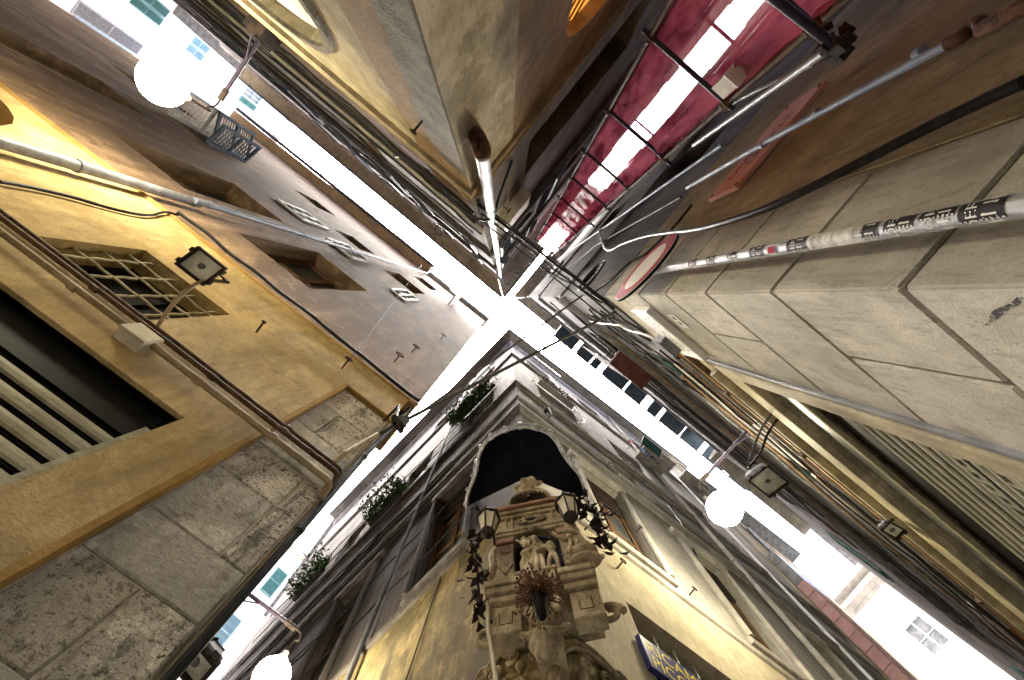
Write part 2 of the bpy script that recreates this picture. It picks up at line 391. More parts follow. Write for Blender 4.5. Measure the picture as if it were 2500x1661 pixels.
def netmat(name, lo, hi):
    m_ = bpy.data.materials.new(name); m_.use_nodes = True
    nt = m_.node_tree; N = nt.nodes; L = nt.links; N.remove(N['Principled BSDF'])
    ge = N.new('ShaderNodeNewGeometry'); no = N.new('ShaderNodeTexNoise'); no.inputs['Scale'].default_value = 2.2; no.inputs['Detail'].default_value = 7
    L.new(ge.outputs['Position'], no.inputs['Vector'])
    mp = N.new('ShaderNodeMapRange'); mp.inputs['From Min'].default_value = .35; mp.inputs['From Max'].default_value = .7
    mp.inputs['To Min'].default_value = lo; mp.inputs['To Max'].default_value = hi; L.new(no.outputs['Fac'], mp.inputs['Value'])
    n2 = N.new('ShaderNodeTexNoise'); n2.inputs['Scale'].default_value = 6.0; n2.inputs['Detail'].default_value = 8
    mq = N.new('ShaderNodeMapping'); mq.inputs['Scale'].default_value = (1, 1, .25); L.new(ge.outputs['Position'], mq.inputs['Vector']); L.new(mq.outputs[0], n2.inputs['Vector'])
    cr = N.new('ShaderNodeValToRGB'); cr.color_ramp.elements[0].position = .40; cr.color_ramp.elements[0].color = (.30, .04, .07, 1); cr.color_ramp.elements[1].position = .60; cr.color_ramp.elements[1].color = (.72, .16, .22, 1); L.new(n2.outputs['Fac'], cr.inputs[0])  # uneven reds stretched upright, painted in to read as shaded folds
    di = N.new('ShaderNodeBsdfDiffuse'); L.new(cr.outputs[0], di.inputs[0])
    tr = N.new('ShaderNodeBsdfTranslucent'); L.new(cr.outputs[0], tr.inputs[0])
    ta = N.new('ShaderNodeBsdfTransparent')
    a = N.new('ShaderNodeMixShader'); a.inputs[0].default_value = .55; L.new(di.outputs[0], a.inputs[1]); L.new(tr.outputs[0], a.inputs[2])
    b = N.new('ShaderNodeMixShader'); L.new(mp.outputs[0], b.inputs[0]); L.new(a.outputs[0], b.inputs[1]); L.new(ta.outputs[0], b.inputs[2])
    L.new(b.outputs[0], N['Material Output'].inputs[0]); return m_
M['net'] = netmat('red_debris_net', .16, .40)
M['net_dense'] = netmat('dense_red_net', .0, .05)
def smearmat():
    m_ = bpy.data.materials.new('sprayed_black_smear'); m_.use_nodes = True
    nt = m_.node_tree; N = nt.nodes; L = nt.links; bs = N['Principled BSDF']; bs.inputs['Base Color'].default_value = (.02, .019, .02, 1); bs.inputs['Roughness'].default_value = .9
    ge = N.new('ShaderNodeNewGeometry'); no = N.new('ShaderNodeTexNoise'); no.inputs['Scale'].default_value = 90; no.inputs['Detail'].default_value = 5; L.new(ge.outputs['Position'], no.inputs['Vector'])
    mp = N.new('ShaderNodeMapRange'); mp.inputs['From Min'].default_value = .36; mp.inputs['From Max'].default_value = .56; L.new(no.outputs['Fac'], mp.inputs['Value']); L.new(mp.outputs[0], bs.inputs['Alpha']); return m_
M['smear'] = smearmat()
# ------------------------------------------------------------------ building kit
G0 = -ZC                                    # street level, relative to the eye
def wall(F, s0, s1, z0, z1, holes, mt, parent, n=0.0, back=.55, name='wall', endcap=True):
    """One storey-high or house-high wall slab; holes: (s0, s1, z0, z1, depth[, rise]) with an arched head when rise is given."""
    mb = MB(); ss = sorted({s0, s1, *[h[0] for h in holes], *[h[1] for h in holes]}); zs = sorted({z0, z1, *[h[2] for h in holes], *[h[3] for h in holes]})
    ss = [s for s in ss if s0 <= s <= s1]; zs = [z for z in zs if z0 <= z <= z1]
    for i in range(len(ss) - 1):
        for j in range(len(zs) - 1):
            a, b, c, d = ss[i], ss[i + 1], zs[j], zs[j + 1]; ms, mz = (a + b) / 2, (c + d) / 2
            if any(h[0] < ms < h[1] and h[2] < mz < h[3] for h in holes): continue
            mb.quad(F.P(a, c, n), F.P(b, c, n), F.P(b, d, n), F.P(a, d, n))
    for h in holes:
        a, b, c, d, dep = h[:5]; q = n - dep
        rise = h[5] if len(h) > 5 else 0
        zt = d - rise
        for p1, p2 in (((a, c), (a, zt)), ((b, zt), (b, c)), ((b, c), (a, c))):
            mb.quad(F.P(*p1, n), F.P(*p2, n), F.P(*p2, q), F.P(*p1, q))
        if not rise: mb.quad(F.P(a, d, n), F.P(b, d, n), F.P(b, d, q), F.P(a, d, q))
        else:
            K = 14; mid, hw = (a + b) / 2, (b - a) / 2
            arc = [(mid - hw * math.cos(math.pi * k / K), zt + rise * math.sin(math.pi * k / K)) for k in range(K + 1)]
            for k in range(K):
                p1, p2 = arc[k], arc[k + 1]
                mb.quad(F.P(*p1, n), F.P(*p2, n), F.P(*p2, q), F.P(*p1, q))
                mb.quad(F.P(p1[0], p1[1], n), F.P(p2[0], p2[1], n), F.P(p2[0], d, n), F.P(p1[0], d, n))
    q = n - back
    mb.quad(F.P(s0, z0, q), F.P(s1, z0, q), F.P(s1, z1, q), F.P(s0, z1, q))
    if endcap:
        mb.quad(F.P(s0, z0, n), F.P(s0, z1, n), F.P(s0, z1, q), F.P(s0, z0, q)); mb.quad(F.P(s1, z0, n), F.P(s1, z1, n), F.P(s1, z1, q), F.P(s1, z0, q))
        mb.quad(F.P(s0, z1, n), F.P(s1, z1, n), F.P(s1, z1, q), F.P(s0, z1, q))
        mb.quad(F.P(s0, z0, n), F.P(s1, z0, n), F.P(s1, z0, q), F.P(s0, z0, q))
    return mb.build(name, mt, parent)

def window(F, s0, s1, z0, z1, n, parent, frame, pane, nx=2, nz=2, fw=.05, mw=.03, dep=.05, sill=None, name='window', lintel=None):
    """Frame + mullions as one part, each pane a sub-part."""
    mb = MB()
    mb.fbox(F, s0, s1, z0, z0 + fw, n - dep, n); mb.fbox(F, s0, s1, z1 - fw, z1, n - dep, n)
    mb.fbox(F, s0, s0 + fw, z0 + fw, z1 - fw, n - dep, n - .001); mb.fbox(F, s1 - fw, s1, z0 + fw, z1 - fw, n - dep, n - .001)
    a, b, c, d = s0 + fw, s1 - fw, z0 + fw, z1 - fw
    w_ = (b - a) / nx; h_ = (d - c) / nz
    for i in range(1, nx): mb.fbox(F, a + w_ * i - mw, a + w_ * i + mw, c, d, n - dep, n - .004)
    for j in range(1, nz): mb.fbox(F, a, b, c + h_ * j - mw * .55, c + h_ * j + mw * .55, n - dep, n - .008)
    o = mb.build(name, frame, parent)
    for i in range(nx):
        for j in range(nz):
            x0, x1, y0, y1 = a + w_ * i, a + w_ * (i + 1), c + h_ * j, c + h_ * (j + 1)
            MB().fbox(F, x0, x1, y0, y1, n - dep * .7, n - dep * .5).build('pane', pane, o)
    if sill: MB().cbox(F, s0 - .05, s1 + .05, z0 - .07, z0 - .002, n - dep, n + sill, .008).build('sill', frame, o)
    return o

def louvre(p0, du, dv, thick, nslat, mt, parent, name='shutter', rails=1):
    """A louvred shutter leaf: p0 corner, du across, dv up."""
    p0, du, dv = V(p0), V(du), V(dv); nn = du.cross(dv).normalized() * thick; mb = MB()
    W, H = du.length, dv.length; u, v = du / W, dv / H; fw = min(.06, W * .16)
    def bar(a0, a1, b0, b1, t=1.0):
        c = p0 + u * (a0 + a1) / 2 + v * (b0 + b1) / 2
        mb.obox(c, u * (a1 - a0) / 2, v * (b1 - b0) / 2, nn * .5 * t)
    bar(0, fw, 0, H); bar(W - fw, W, 0, H); bar(fw, W - fw, 0, fw, .98); bar(fw, W - fw, H - fw, H, .98)
    for k in range(rails): y = H * (k + 1) / (rails + 1); bar(fw, W - fw, y - fw / 2, y + fw / 2, .98)
    st = (H - 2 * fw) / nslat
    for k in range(nslat):
        c = p0 + u * W / 2 + v * (fw + st * (k + .5)); t = (v * .8 + nn.normalized() * .6).normalized()
        mb.obox(c, u * (W / 2 - fw), t * st * .42, t.cross(u) * .004)
    return mb.build(name, mt, parent)

def moulding(F, s0, s1, z0, prof, mt, parent, name='cornice', n=0.0, mitre0=None):
    """Run a (depth, height) profile along a wall; mitre0 stretches the near end so two runs meet on the corner."""
    mb = MB(); k = len(prof)
    def pt(s, p, near): return F.P(s - (p[0] * mitre0 if (near and mitre0 is not None) else 0), z0 + p[1], n + p[0])
    a = [pt(s0, p, True) for p in prof]; b = [pt(s1, p, False) for p in prof]
    mb.add(a + b, [[i, i + 1, i + 1 + k, i + k] for i in range(k - 1)] + [list(range(k))[::-1], [i + k for i in range(k)]])
    return mb.build(name, mt, parent)
CORN = [(0, 0), (.022, .0), (.022, .05), (.045, .09), (.045, .13), (.08, .20), (.08, .28), (0, .34)]
STRING = [(0, 0), (.03, .02), (.038, .08), (.02, .11), (.02, .15), (0, .17)]
def eave(F, s0, s1, z, over, thick, mt, parent, name='eave', n0=0.0, mitre0=None):
    m0 = over if mitre0 is None else mitre0
    mb = MB()
    p = [F.P(s0, z, n0), F.P(s1, z, n0), F.P(s1, z, over), F.P(s0 - m0, z, over)]
    q = [F.P(s0, z + thick + .25, n0), F.P(s1, z + thick + .25, n0), F.P(s1, z + thick, over), F.P(s0 - m0, z + thick, over)]
    mb.hexa(p + q); return mb.build(name, mt, parent)
def pipe(pts, r, mt, name, label, cat, brackets=None, bm=None, group=None, k=12, part='pipe_run', r2=None):
    """A pipe or cable that is a thing of its own; with brackets it becomes an Empty with parts."""
    if not brackets: return MB().tube(pts, r, k, r2=r2).build(name, mt, None, origin=V(pts[0]), label=label, cat=cat, group=group)
    t = thing(name, label, cat, pts[0], group)
    MB().tube(pts, r, k, r2=r2).build(part, mt, t)
    for c, ax in brackets: MB().tube([c - ax * .018, c + ax * .018], r * 1.22, k).build('clip', bm or mt, t)
    return t
def wob(pts, amp, step=.08, seed=0):         # resample a polyline with a little sag and wobble
    out = []; pts = [V(p) for p in pts]
    for a, b in zip(pts, pts[1:]):
        L_ = (b - a).length; k = max(1, int(L_ / step))
        for i in range(k):
            p = a.lerp(b, i / k); out.append(p + V((noise.noise(p * 3 + V((seed, 0, 0))), noise.noise(p * 3 + V((0, seed + 9, 0))), noise.noise(p * 3 + V((0, 0, seed + 5))))) * amp)
    out.append(pts[-1]); return out
def sag(a, b, d, k=16):
    a, b = V(a), V(b); return [a.lerp(b, i / k) - UP * d * 4 * (i / k) * (1 - i / k) for i in range(k + 1)]
def smooth_pts(pts, it=2):
    pts = [V(p) for p in pts]
    for _ in range(it):
        q = [pts[0]]
        for a, b in zip(pts, pts[1:]): q += [a.lerp(b, .25), a.lerp(b, .75)]
        pts = q + [pts[-1]]
    return pts
def hook(F, s, z, label, r=.03):              # wrought-iron eye on a wall
    t = thing('wall_hook', label, 'hook', F.P(s, z))
    MB().tube([F.P(s, z, 0), F.P(s, z, .09)], .008, 6).build('shank', M['iron'], t)
    MB().tube([F.P(s + math.cos(a) * r, z + math.sin(a) * r, .09 + r * .3) for a in [i * math.pi / 6 for i in range(12)]], .007, 6).build('eye', M['iron'], t)
    return t
def floodlight(label, c, ex, ey, hx, hy, deep, arm, aim=None, arm_mat=None):
    """Flood lamp: c = centre of its glass, ex/ey = unit axes of the glass, deep = body depth away from the beam."""
    ex, ey = V(ex).normalized(), V(ey).normalized(); bk = ex.cross(ey).normalized()
    if aim is not None and bk.dot(aim) > 0: bk = -bk
    t = thing('floodlight', label, 'floodlight', c); c = V(c)
    def rect(o, a, b): return [o - ex * a - ey * b, o + ex * a - ey * b, o + ex * a + ey * b, o - ex * a + ey * b]
    body = MB(); r0, r1, r2 = rect(c, hx, hy), rect(c + bk * deep * .35, hx * .96, hy * .96), rect(c + bk * deep, hx * .42, hy * .42)
    body.add(r0 + r1 + r2, [[0, 1, 5, 4], [1, 2, 6, 5], [2, 3, 7, 6], [3, 0, 4, 7], [4, 5, 9, 8], [5, 6, 10, 9], [6, 7, 11, 10], [7, 4, 8, 11], [8, 9, 10, 11]])
    for k in range(-2, 3):
        o = c + bk * deep * .72 + ex * hx * .22 * k; body.obox(o, ex * .002, ey * hy * .55, bk * deep * .34)
    body.build('body', M['gutter'], t)
    fr = MB()
    for sgn in (-1, 1):
        fr.obox(c + ex * hx * sgn - bk * .004, ex * .007, ey * (hy + .0075), bk * .012); fr.obox(c + ey * hy * sgn - bk * .004, ex * (hx - .0075), ey * .007, bk * .0115)
    for a in (-1, 1):
        for b in (-1, 1): fr.obox(c + ex * (hx + .008) * a + ey * hy * .62 * b - bk * .004, ex * .012, ey * .014, bk * .016)
    fr.build('rim', M['iron'], t)
    MB().add(rect(c + bk * .002, hx - .009, hy - .009) + rect(c + bk * .006, hx - .009, hy - .009), [[0, 1, 2, 3], [7, 6, 5, 4]]).build('glass', M['glass_flood'], t)
    MB().ell(c - bk * .0005, .022, .022, .004, 12, 6, M=Matrix((ex, ey, bk)).transposed()).build('bulb_cap', M['glass_grey'], t)
    if arm:
        MB().tube(arm, .011, 8).build('arm', arm_mat or M['iron'], t)
        y = MB(); e = V(arm[-1]); 
        for sgn in (-1, 1): y.tube([e, c + ex * (hx + .02) * sgn + bk * deep * .5], .006, 6)
        y.build('yoke', M['iron'], t)
    return t
def globe_lamp(label, c, r, foot, tip, lab_arm):
    """Street globe hung from a wall arm: plate, arm, hook, cap, globe."""
    t = thing('globe_street_lamp', label, 'street lamp', foot, 'globe lamps hung from wall arms')
    foot, tip, c = V(foot), V(tip), V(c); ax = (tip - foot).normalized(); side = ax.cross(UP).normalized()
    MB().obox(foot, ax * .02, side * .05, UP * .16).build('wall_plate', M['iron'], t)
    MB().tube([foot, tip], .021, 10).tube([foot + UP * -.14, foot.lerp(tip, .35)], .010, 8).build('arm', M['iron_purple'], t)
    MB().tube([tip - ax * .10, tip + ax * .02], .030, 10).build('sleeve', M['iron'], t)
    top = c + UP * (r + .10)
    MB().tube(smooth_pts([tip, tip + ax * .10, tip.lerp(top, .3) + ax * .10, V((top.x, top.y, tip.z - .04)), top], 3), .010, 8).build('hook', M['iron'], t)
    MB().lathe(c + UP * (r * .93), [(r * .42, 0), (r * .42, .05), (r * .3, .09), (.03, .12), (.03, .16)], 16).build('cap', M['white'], t)
    MB().ell(c, r, seg=32, rings=18).build('globe', M['globe'], t)
    return t
def leaves(center_fn, count, size, mt, parent, name='foliage', rnd=None):
    rnd = rnd or random; mb = MB()
    for _ in range(count):
        c = center_fn(); a = V((rnd.gauss(0, 1), rnd.gauss(0, 1), rnd.gauss(0, .7))).normalized(); b = a.orthogonal().normalized()
        b = (Matrix.Rotation(rnd.random() * 6.28, 3, a) @ b); s = size * rnd.uniform(.6, 1.3); w = a.cross(b).normalized()
        mb.add([c - b * s, c + w * s * .45 - b * s * .1, c + b * s + a * s * .25, c - w * s * .45 - b * s * .1], [[0, 1, 2, 3]])
    return mb.build(name, mt, parent, kind='stuff')
def roller(F, s0, s1, z0, z1, n, mt, parent, pitch=.085, perf=None, name='slat'):
    """Rolling shutter: every slat a part, alike slats share one mesh."""
    k = int((z1 - z0) / pitch)
    prof = [(-.030, 0), (.004, .001), (.012, pitch * .10), (.015, pitch * .35), (.012, pitch * .60), (.004, pitch * .68), (-.030, pitch * .69), (-.030, pitch * .77), (.006, pitch * .78), (.010, pitch * .82), (.006, pitch * .87), (-.030, pitch * .88), (-.030, pitch)]
    base = F.P(s0, z0, n); mb = MB(); L_ = len(prof)
    a = [F.P(s0, z0 + q[1], n + q[0]) for q in prof]; b = [F.P(s1, z0 + q[1], n + q[0]) for q in prof]
    mb.add(a + b, [[i, i + 1, i + 1 + L_, i + L_] for i in range(L_ - 1) if i not in (6, 11)])
    MB().fbox(F, s0, s1, z0, z0 + k * pitch, n - .05, n - .026).build('backing', M['black'], parent)  # black sheet behind the slats, standing in for shade in their gaps
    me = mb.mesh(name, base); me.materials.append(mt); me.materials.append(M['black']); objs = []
    for fi in (0, 6, 7, 10): me.polygons[min(fi, len(me.polygons) - 1)].material_index = 1  # returns and rib faces coloured black as shadow between the slats
    for i in range(k):
        if perf and i in perf:
            pm = MB(); hp = perf[i]; zc0 = z0 + i * pitch
            pm.fbox(F, s0, s1, zc0, zc0 + pitch * .25, n - .01, n + .012); pm.fbox(F, s0, s1, zc0 + pitch * .68, zc0 + pitch * .97, n - .01, n + .012)
            x = s0
            while x < s1: pm.fbox(F, x, min(x + .035, s1), zc0 + pitch * .25, zc0 + pitch * .68, n - .008, n + .011); x += .09
            objs.append(pm.build(name, mt, parent))
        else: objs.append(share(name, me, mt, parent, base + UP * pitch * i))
    return objs
# ------------------------------------------------------------------ setting
gr = MB(); gr.add([V((-1500, -1500, 0)), V((1500, -1500, 0)), V((1500, 1500, 0)), V((-1500, 1500, 0))], [[0, 1, 2, 3]])
gr.build('ground', M['paving'], None, origin=V((0, 0, 0)), kind='structure')

# ------------------------------------------------------------------ ochre house on the left (LU towards the alley running up-left, LD towards the lower-left alley)
hl = thing('corner_house', 'ochre and brown plastered house with barred window, roller shutter and pitted stone pier', 'building', LU.P(0, G0))
wall(LU, .53, 13.5, G0, 4.64, [(.75, 3.3, G0, 2.21, .025), (1.395, 2.105, 2.70, 3.575, .26), (3.45, 5.4, G0, 4.36, .22, .95)], M['ochre'], hl)
wall(LU, .09, .53, 3.92, 4.64, [], M['ochre'], hl)
MB().fbox(LU, .505, .5305, G0, 3.92, -.045, .0025).fbox(LU, .09, .53, 3.895, 3.9205, -.045, .0025).build('plaster_edge', M['ochre_edge'], hl)
MB().fbox(LU, .10, .52, G0, 3.90, -.5, -.046).build('pier_core', M['mortar_pale'], hl)
rows = [G0, -.85, -.3, .22, .70, 1.08, 1.44, 1.72, 2.15, 2.50, 2.95, 3.40, 3.89]
rr = random.Random(4)
for i in range(len(rows) - 1):
    cuts = [.09, .505] if i in (1, 3, 6, 9, 11) else [.09, (.20, .285, .36, .205)[i % 4], .505]
    for j in range(len(cuts) - 1):
        sm = (i * 2 + j) % 3 == 0
        MB().cbox(LU, cuts[j] + .003, cuts[j + 1] - .003, rows[i] + .003, rows[i + 1] - .003, -.35, -.036 + rr.uniform(-.005, .005), .007).build('stone_block', M['ashlar_smooth' if sm else 'ashlar'], hl)
# lower wall of the hidden flank, so the house has a second side
wall(LD, .22, 11, G0, 4.64, [], M['ochre'], hl, n=-.075)
wall(LU, 0, 13.5, 4.64, 22, [(1.75, 2.74, 5.80, 8.24, .30), (3.53, 4.52, 5.92, 8.50, .30), (6.1, 7.0, 5.9, 8.4, .3),
     (1.46, 1.86, 10.16, 11.76, .12), (2.80, 3.44, 10.2, 11.6, .12), (3.98, 4.62, 10.2, 11.7, .12), (6.4, 7.1, 10.3, 11.8, .15),
     (1.74, 2.64, 12.4, 14.2, .28), (3.47, 4.25, 12.75, 14.2, .28), (2.0, 2.7, 16.6, 18.4, .25), (5.6, 6.4, 14.6, 16.2, .25), (8.5, 9.3, 11, 13, .25)], M['brown_plaster'], hl)
wall(LD, .13, 11, 4.64, 22, [], M['brown_plaster'], hl, n=0)
# windows in the brown storey
window(LU, 1.77, 2.72, 5.82, 8.2, -.22, hl, M['wood'], M['glass'], 2, 2, .07, .05, .06)
window(LU, 3.55, 4.50, 5.94, 8.46, -.22, hl, M['wood'], M['glass'], 2, 2, .07, .05, .06)
window(LU, 6.12, 6.98, 5.92, 8.36, -.22, hl, M['wood'], M['glass'], 2, 2, .07, .05, .06)
window(LU, 1.75, 2.63, 12.42, 14.18, -.24, hl, M['dark_wood'], M['glass'], 2, 2, .05, .03, .05)
window(LU, 3.48, 4.24, 12.77, 14.18, -.24, hl, M['dark_wood'], M['glass'], 2, 2, .05, .03, .05)
window(LU, 2.01, 2.69, 16.6, 18.4, -.2, hl, M['dark_wood'], M['glass'], 2, 2, .05, .03, .05)
window(LU, 5.61, 6.39, 14.6, 16.2, -.2, hl, M['dark_wood'], M['glass'], 2, 2, .05, .03, .05)
window(LU, 8.51, 9.29, 11, 13, -.2, hl, M['slate_shutter'], M['glass'], 2, 2, .05, .03, .05)
for s0, s1, z0, z1, op in ((1.46, 1.86, 10.18, 11.76, .03), (2.80, 3.44, 10.2, 11.58, .04), (3.98, 4.62, 10.2, 11.68, .04)):
    w = window(LU, s0, s1, z0, z1, op, hl, M['white'], M['dark'], 2, 3, .05, .022, .05)
# open white casement high on the wall near the downpipe head
w = window(LU, 1.20, 1.52, 16.2, 18.4, .42, hl, M['white'], M['glass_grey'], 1, 2, .05, .03, .05)
MB().fbox(LU, 1.20, 1.25, 16.2, 18.4, .0, .372).build('hinge_board', M['white'], w)
# louvred leaves standing open
A = LU.px(411, 281); B = LU.px(513, 334)
louvre(A, LU.N() * .62, V((0, 0, B.z - A.z + .5)), .05, 16, M['white'], hl)
A = LU.px(518, 347)
louvre(A, LU.N() * .62 + LU.D() * .25, V((0, 0, 1.5)), .05, 14, M['slate_shutter'], hl)
louvre(LU.P(6.38, 10.3, .02), LU.N() * .5 - LU.D() * .1, V((0, 0, 1.5)), .05, 12, M['slate_shutter'], hl)
# window board below the far casement, string course and ledges
moulding(LU, -.01, 13.5, 4.60, [(0, 0), (.02, .02), (.02, .06), (0, .08)], M['ochre_edge'], hl, 'string_course', mitre0=0)
# grille of the barred window: bent bars woven through each other
grl = thing('window_grille', 'pale painted iron bars woven across the recessed window of the ochre wall', 'window grille', LU.P(1.75, 2.7))
for i in range(4):
    z = 2.70 + .215 * i + .10
    MB().tube([LU.P(1.40 + .695 * t / 18, z, -.045 + .0035 * math.sin(t * 1.4)) for t in range(19)], .0085, 6).build('bar', M['grille'], grl)
for i in range(4):
    s = 1.43 + .175 * i + .05
    MB().tube([LU.P(s, 2.71 + .86 * t / 18, -.045 - .0035 * math.sin(t * 1.4)) for t in range(19)], .0085, 6).build('bar', M['grille'], grl)
window(LU, 1.40, 2.10, 2.705, 3.57, -.16, hl, M['dark'], M['dark'], 2, 1, .05, .03, .05)
# roller shutter of the left shop
sh_l = thing('roller_shutter', 'grey-olive ribbed metal roller shutter under the barred window of the ochre wall', 'roller shutter', LU.P(2, G0))
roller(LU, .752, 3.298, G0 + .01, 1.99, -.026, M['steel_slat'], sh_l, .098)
MB().fbox(LU, .752, 3.298, 1.965, 2.209, -.14, -.06).build('black_void_panel', M['black'], sh_l)  # black panel added in place of the shaded void above the slats
MB().fbox(LU, .752, .775, G0, 2.0, -.012, -.002).build('guide_rail', M['steel_slat'], sh_l)
# infill of the arched doorway further along
MB().fbox(LU, 3.45, 5.4, G0, 4.36, -.45, -.20).build('door_panel', M['ochre_edge'], hl)
# eaves: a short one over the corner, a deep boarded one with gutter beyond it
eave(LU, -.0, 3.2, 22, .14, .22, M['cornice'], hl, mitre0=.12)
eave(LD, .0, 11, 22, .12, .22, M['cornice'], hl, mitre0=.0)
MB().fbox(LU, -.1, 3.2, 22.22, 22.3, -.3, .20).build('roof_edge', M['roof'], hl)
eave(LU, 3.2, 13.5, 22.01, .40, .16, M['orange_soffit'], hl, 'soffit', mitre0=0)
MB().tube([LU.P(3.1, 22.12, .45), LU.P(13.5, 22.12, .50)], .075, 12).build('gutter', M['gutter'], hl)
for i in range(13):
    s = 3.5 + i * .78; MB().tube([LU.P(s, 22.14, .36), LU.P(s, 22.02, .46), LU.P(s, 22.2, .55)], .014, 5).build('gutter_hook', M['iron'], hl)
MB().slab([LD.P(9, 0, -.1).xy, LU.P(13.5, 0, -8).xy, LU.P(13.5, 0, .35).xy, LU.P(3.2, 0, .35).xy, LU.P(3.2, 0, .1).xy, LU.P(0, 0, .1).xy], 22.45, 22.55).build('roof', M['roof'], hl)

# pipes and cables on the ochre wall
a0 = LU.px(0, 345, .08); s_, z_ = LU.sz(497, 504, .08)
pts = [LU.P(3.03, G0 + .1, .08), LU.P(3.03, 5.35, .08), LU.P(3.03, 5.40, .08)]
pipe(pts, .042, M['zinc'], 'drainpipe', 'thick pale lower drainpipe on the ochre wall, ending in a collar', 'drainpipe', [(LU.P(3.03, z, .08), UP) for z in (2.2, 3.9, 5.3)])
pipe([LU.P(3.0, 5.25, .11), LU.P(3.0, 20.6, .11), LU.P(3.05, 21.7, .3), LU.P(3.2, 22.1, .55)], .033, M['bluepipe'], 'drainpipe',
     'slim blue-grey upper drainpipe rising up the brown wall to the gutter', 'drainpipe', [(LU.P(3.0, z, .11), UP) for z in (5.5, 8, 10.4, 13, 16, 19)])
hp = []
for n_, z_, r_, mm, lab in ((.035, 2.47, .017, 'conduit', 'pale lower conduit'), (.03, 2.60, .014, 'conduit_brown', 'brown middle conduit'), (.03, 2.655, .012, 'conduit_brown', 'thin dark upper conduit')):
    p = [LU.P(4.5, z_, n_), LU.P(1.3, z_ + .02, n_), LU.P(.55, z_, n_), LU.P(.15, z_ - .01, n_)]
    p += [LU.P(.105, z_ - .01, n_), LU.P(.085, z_ - .03, n_ - .02), LU.P(.08, z_ - .10, n_ - .05)]
    pipe(smooth_pts(p, 1), r_, M[mm], 'conduit', lab + ' running level under the barred window to the stone pier', 'conduit',
         [(LU.P(s, z_ + .005, n_), LU.D()) for s in (3.9, 3.0, 2.2, 1.62, .9, .45)])
jb = thing('junction_box', 'cream plastic junction box on the conduit below the floodlight', 'junction box', LU.P(1.25, 2.42))
MB().cbox(LU, 1.17, 1.30, 2.40, 2.53, .0, .055, .006).build('case', M['box'], jb)
MB().cbox(LU, 1.163, 1.307, 2.393, 2.537, .056, .070, .006).build('lid', M['box'], jb)
p = [LU.px(0, 445, .02), LU.px(130, 468, .02), LU.px(280, 512, .02), LU.px(365, 530, .02), LU.px(405, 515, .03), LU.px(435, 525, .03)]
pipe(wob(smooth_pts(p, 2), .008), .011, M['cable'], 'cable', 'dark cable curving down the ochre wall from the string course', 'cable')
p = [LU.P(2.75, 4.72, .05), LU.P(1.6, 4.68, .05), LU.P(.7, 4.66, .05), LU.P(.0, 4.62, .06)]
pipe(wob(p, .02, .06, 3), .016, M['cable'], 'cable', 'bundle of black cables laid along the string course above the barred window', 'cable')
p = [at(1030, 647, 20), LU.px(908, 808, .06), LU.px(860, 870, .05), LU.px(836, 899, .02)]
pipe(p, .006, M['iron'], 'stay_wire', 'thin wire with insulators stretched down the brown wall to an eye', 'wire', [(p[1].lerp(p[3], t), (p[1] - p[3]).normalized()) for t in (0, .2, .33, .45, .6, .8)], r2=.004)
hook(LU, .663, 4.15, 'iron eye holding the thin stay wire on the ochre wall')
for px, py, nm in ((1075, 830, 'highest'), (1004, 862, 'middle'), (962, 885, 'lowest')):
    s_, z_ = LU.sz(px, py); hook(LU, s_, z_, nm + ' of three iron eyes on the brown wall near the corner', .05)
s_, z_ = LU.sz(625, 812); hook(LU, s_, z_, 'small pale hook on the ochre wall right of the floodlight', .012)
# floodlight over the barred window
c_ = at(492, 650, 2.95)
ex = (at(547, 647, 2.95) - at(490, 602, 2.95)).normalized(); ey = (at(436, 642, 2.95) - at(490, 602, 2.95)).normalized()
arm = smooth_pts([LU.P(1.31, 2.70, .02), LU.P(1.33, 2.72, .16), LU.P(1.36, 2.82, .24), LU.P(1.40, 2.98, .28), at(560, 690, 3.05)], 2)
floodlight('rectangular floodlight on a bent arm in front of the barred window', c_, ex, ey, .092, .078, .11, arm, aim=V((0, 0, -1)), arm_mat=M['conduit'])
# floodlight near the stone pier, and the beam it hangs on
c_ = LU.px(972, 1035, .22)
floodlight('small round-backed floodlight at the corner of the ochre house above the pier', c_, LU.D() * .6 + UP * .5, LU.N() * .5 - UP * .4 + LU.D() * .3, .036, .036, .07, [LU.P(.12, 3.75, 0), LU.P(.10, 3.75, .16), c_ + V((-.03, 0, .06))], aim=V((.5, .5, -.5)))
c_ = at(475, 1615, 1.75)
floodlight('dark floodlight low beside the corner drainpipe at the bottom left', c_, V((.6, -.7, 0)), V((.6, .5, -.2)), .06, .07, .09, [LD.P(.9, 1.7, -.06), c_ + V((-.03, -.03, .07))], aim=V((0, 0, -1)))
pipe([LU.P(.055, G0 + .1, -.03), LU.P(.055, 3.2, -.03), LU.P(.035, 4.5, -.02)], .017, M['black'], 'drainpipe', 'black drainpipe running up the corner edge of the pitted stone pier', 'drainpipe', [(LU.P(.055, z, -.03), UP) for z in (.8, 2.1, 3.1)])
pipe([LD.P(.12, G0 + .1, -.058), LD.P(.12, 4.4, -.058)], .012, M['conduit'], 'conduit', 'yellowish conduit just behind the black corner drainpipe', 'conduit')

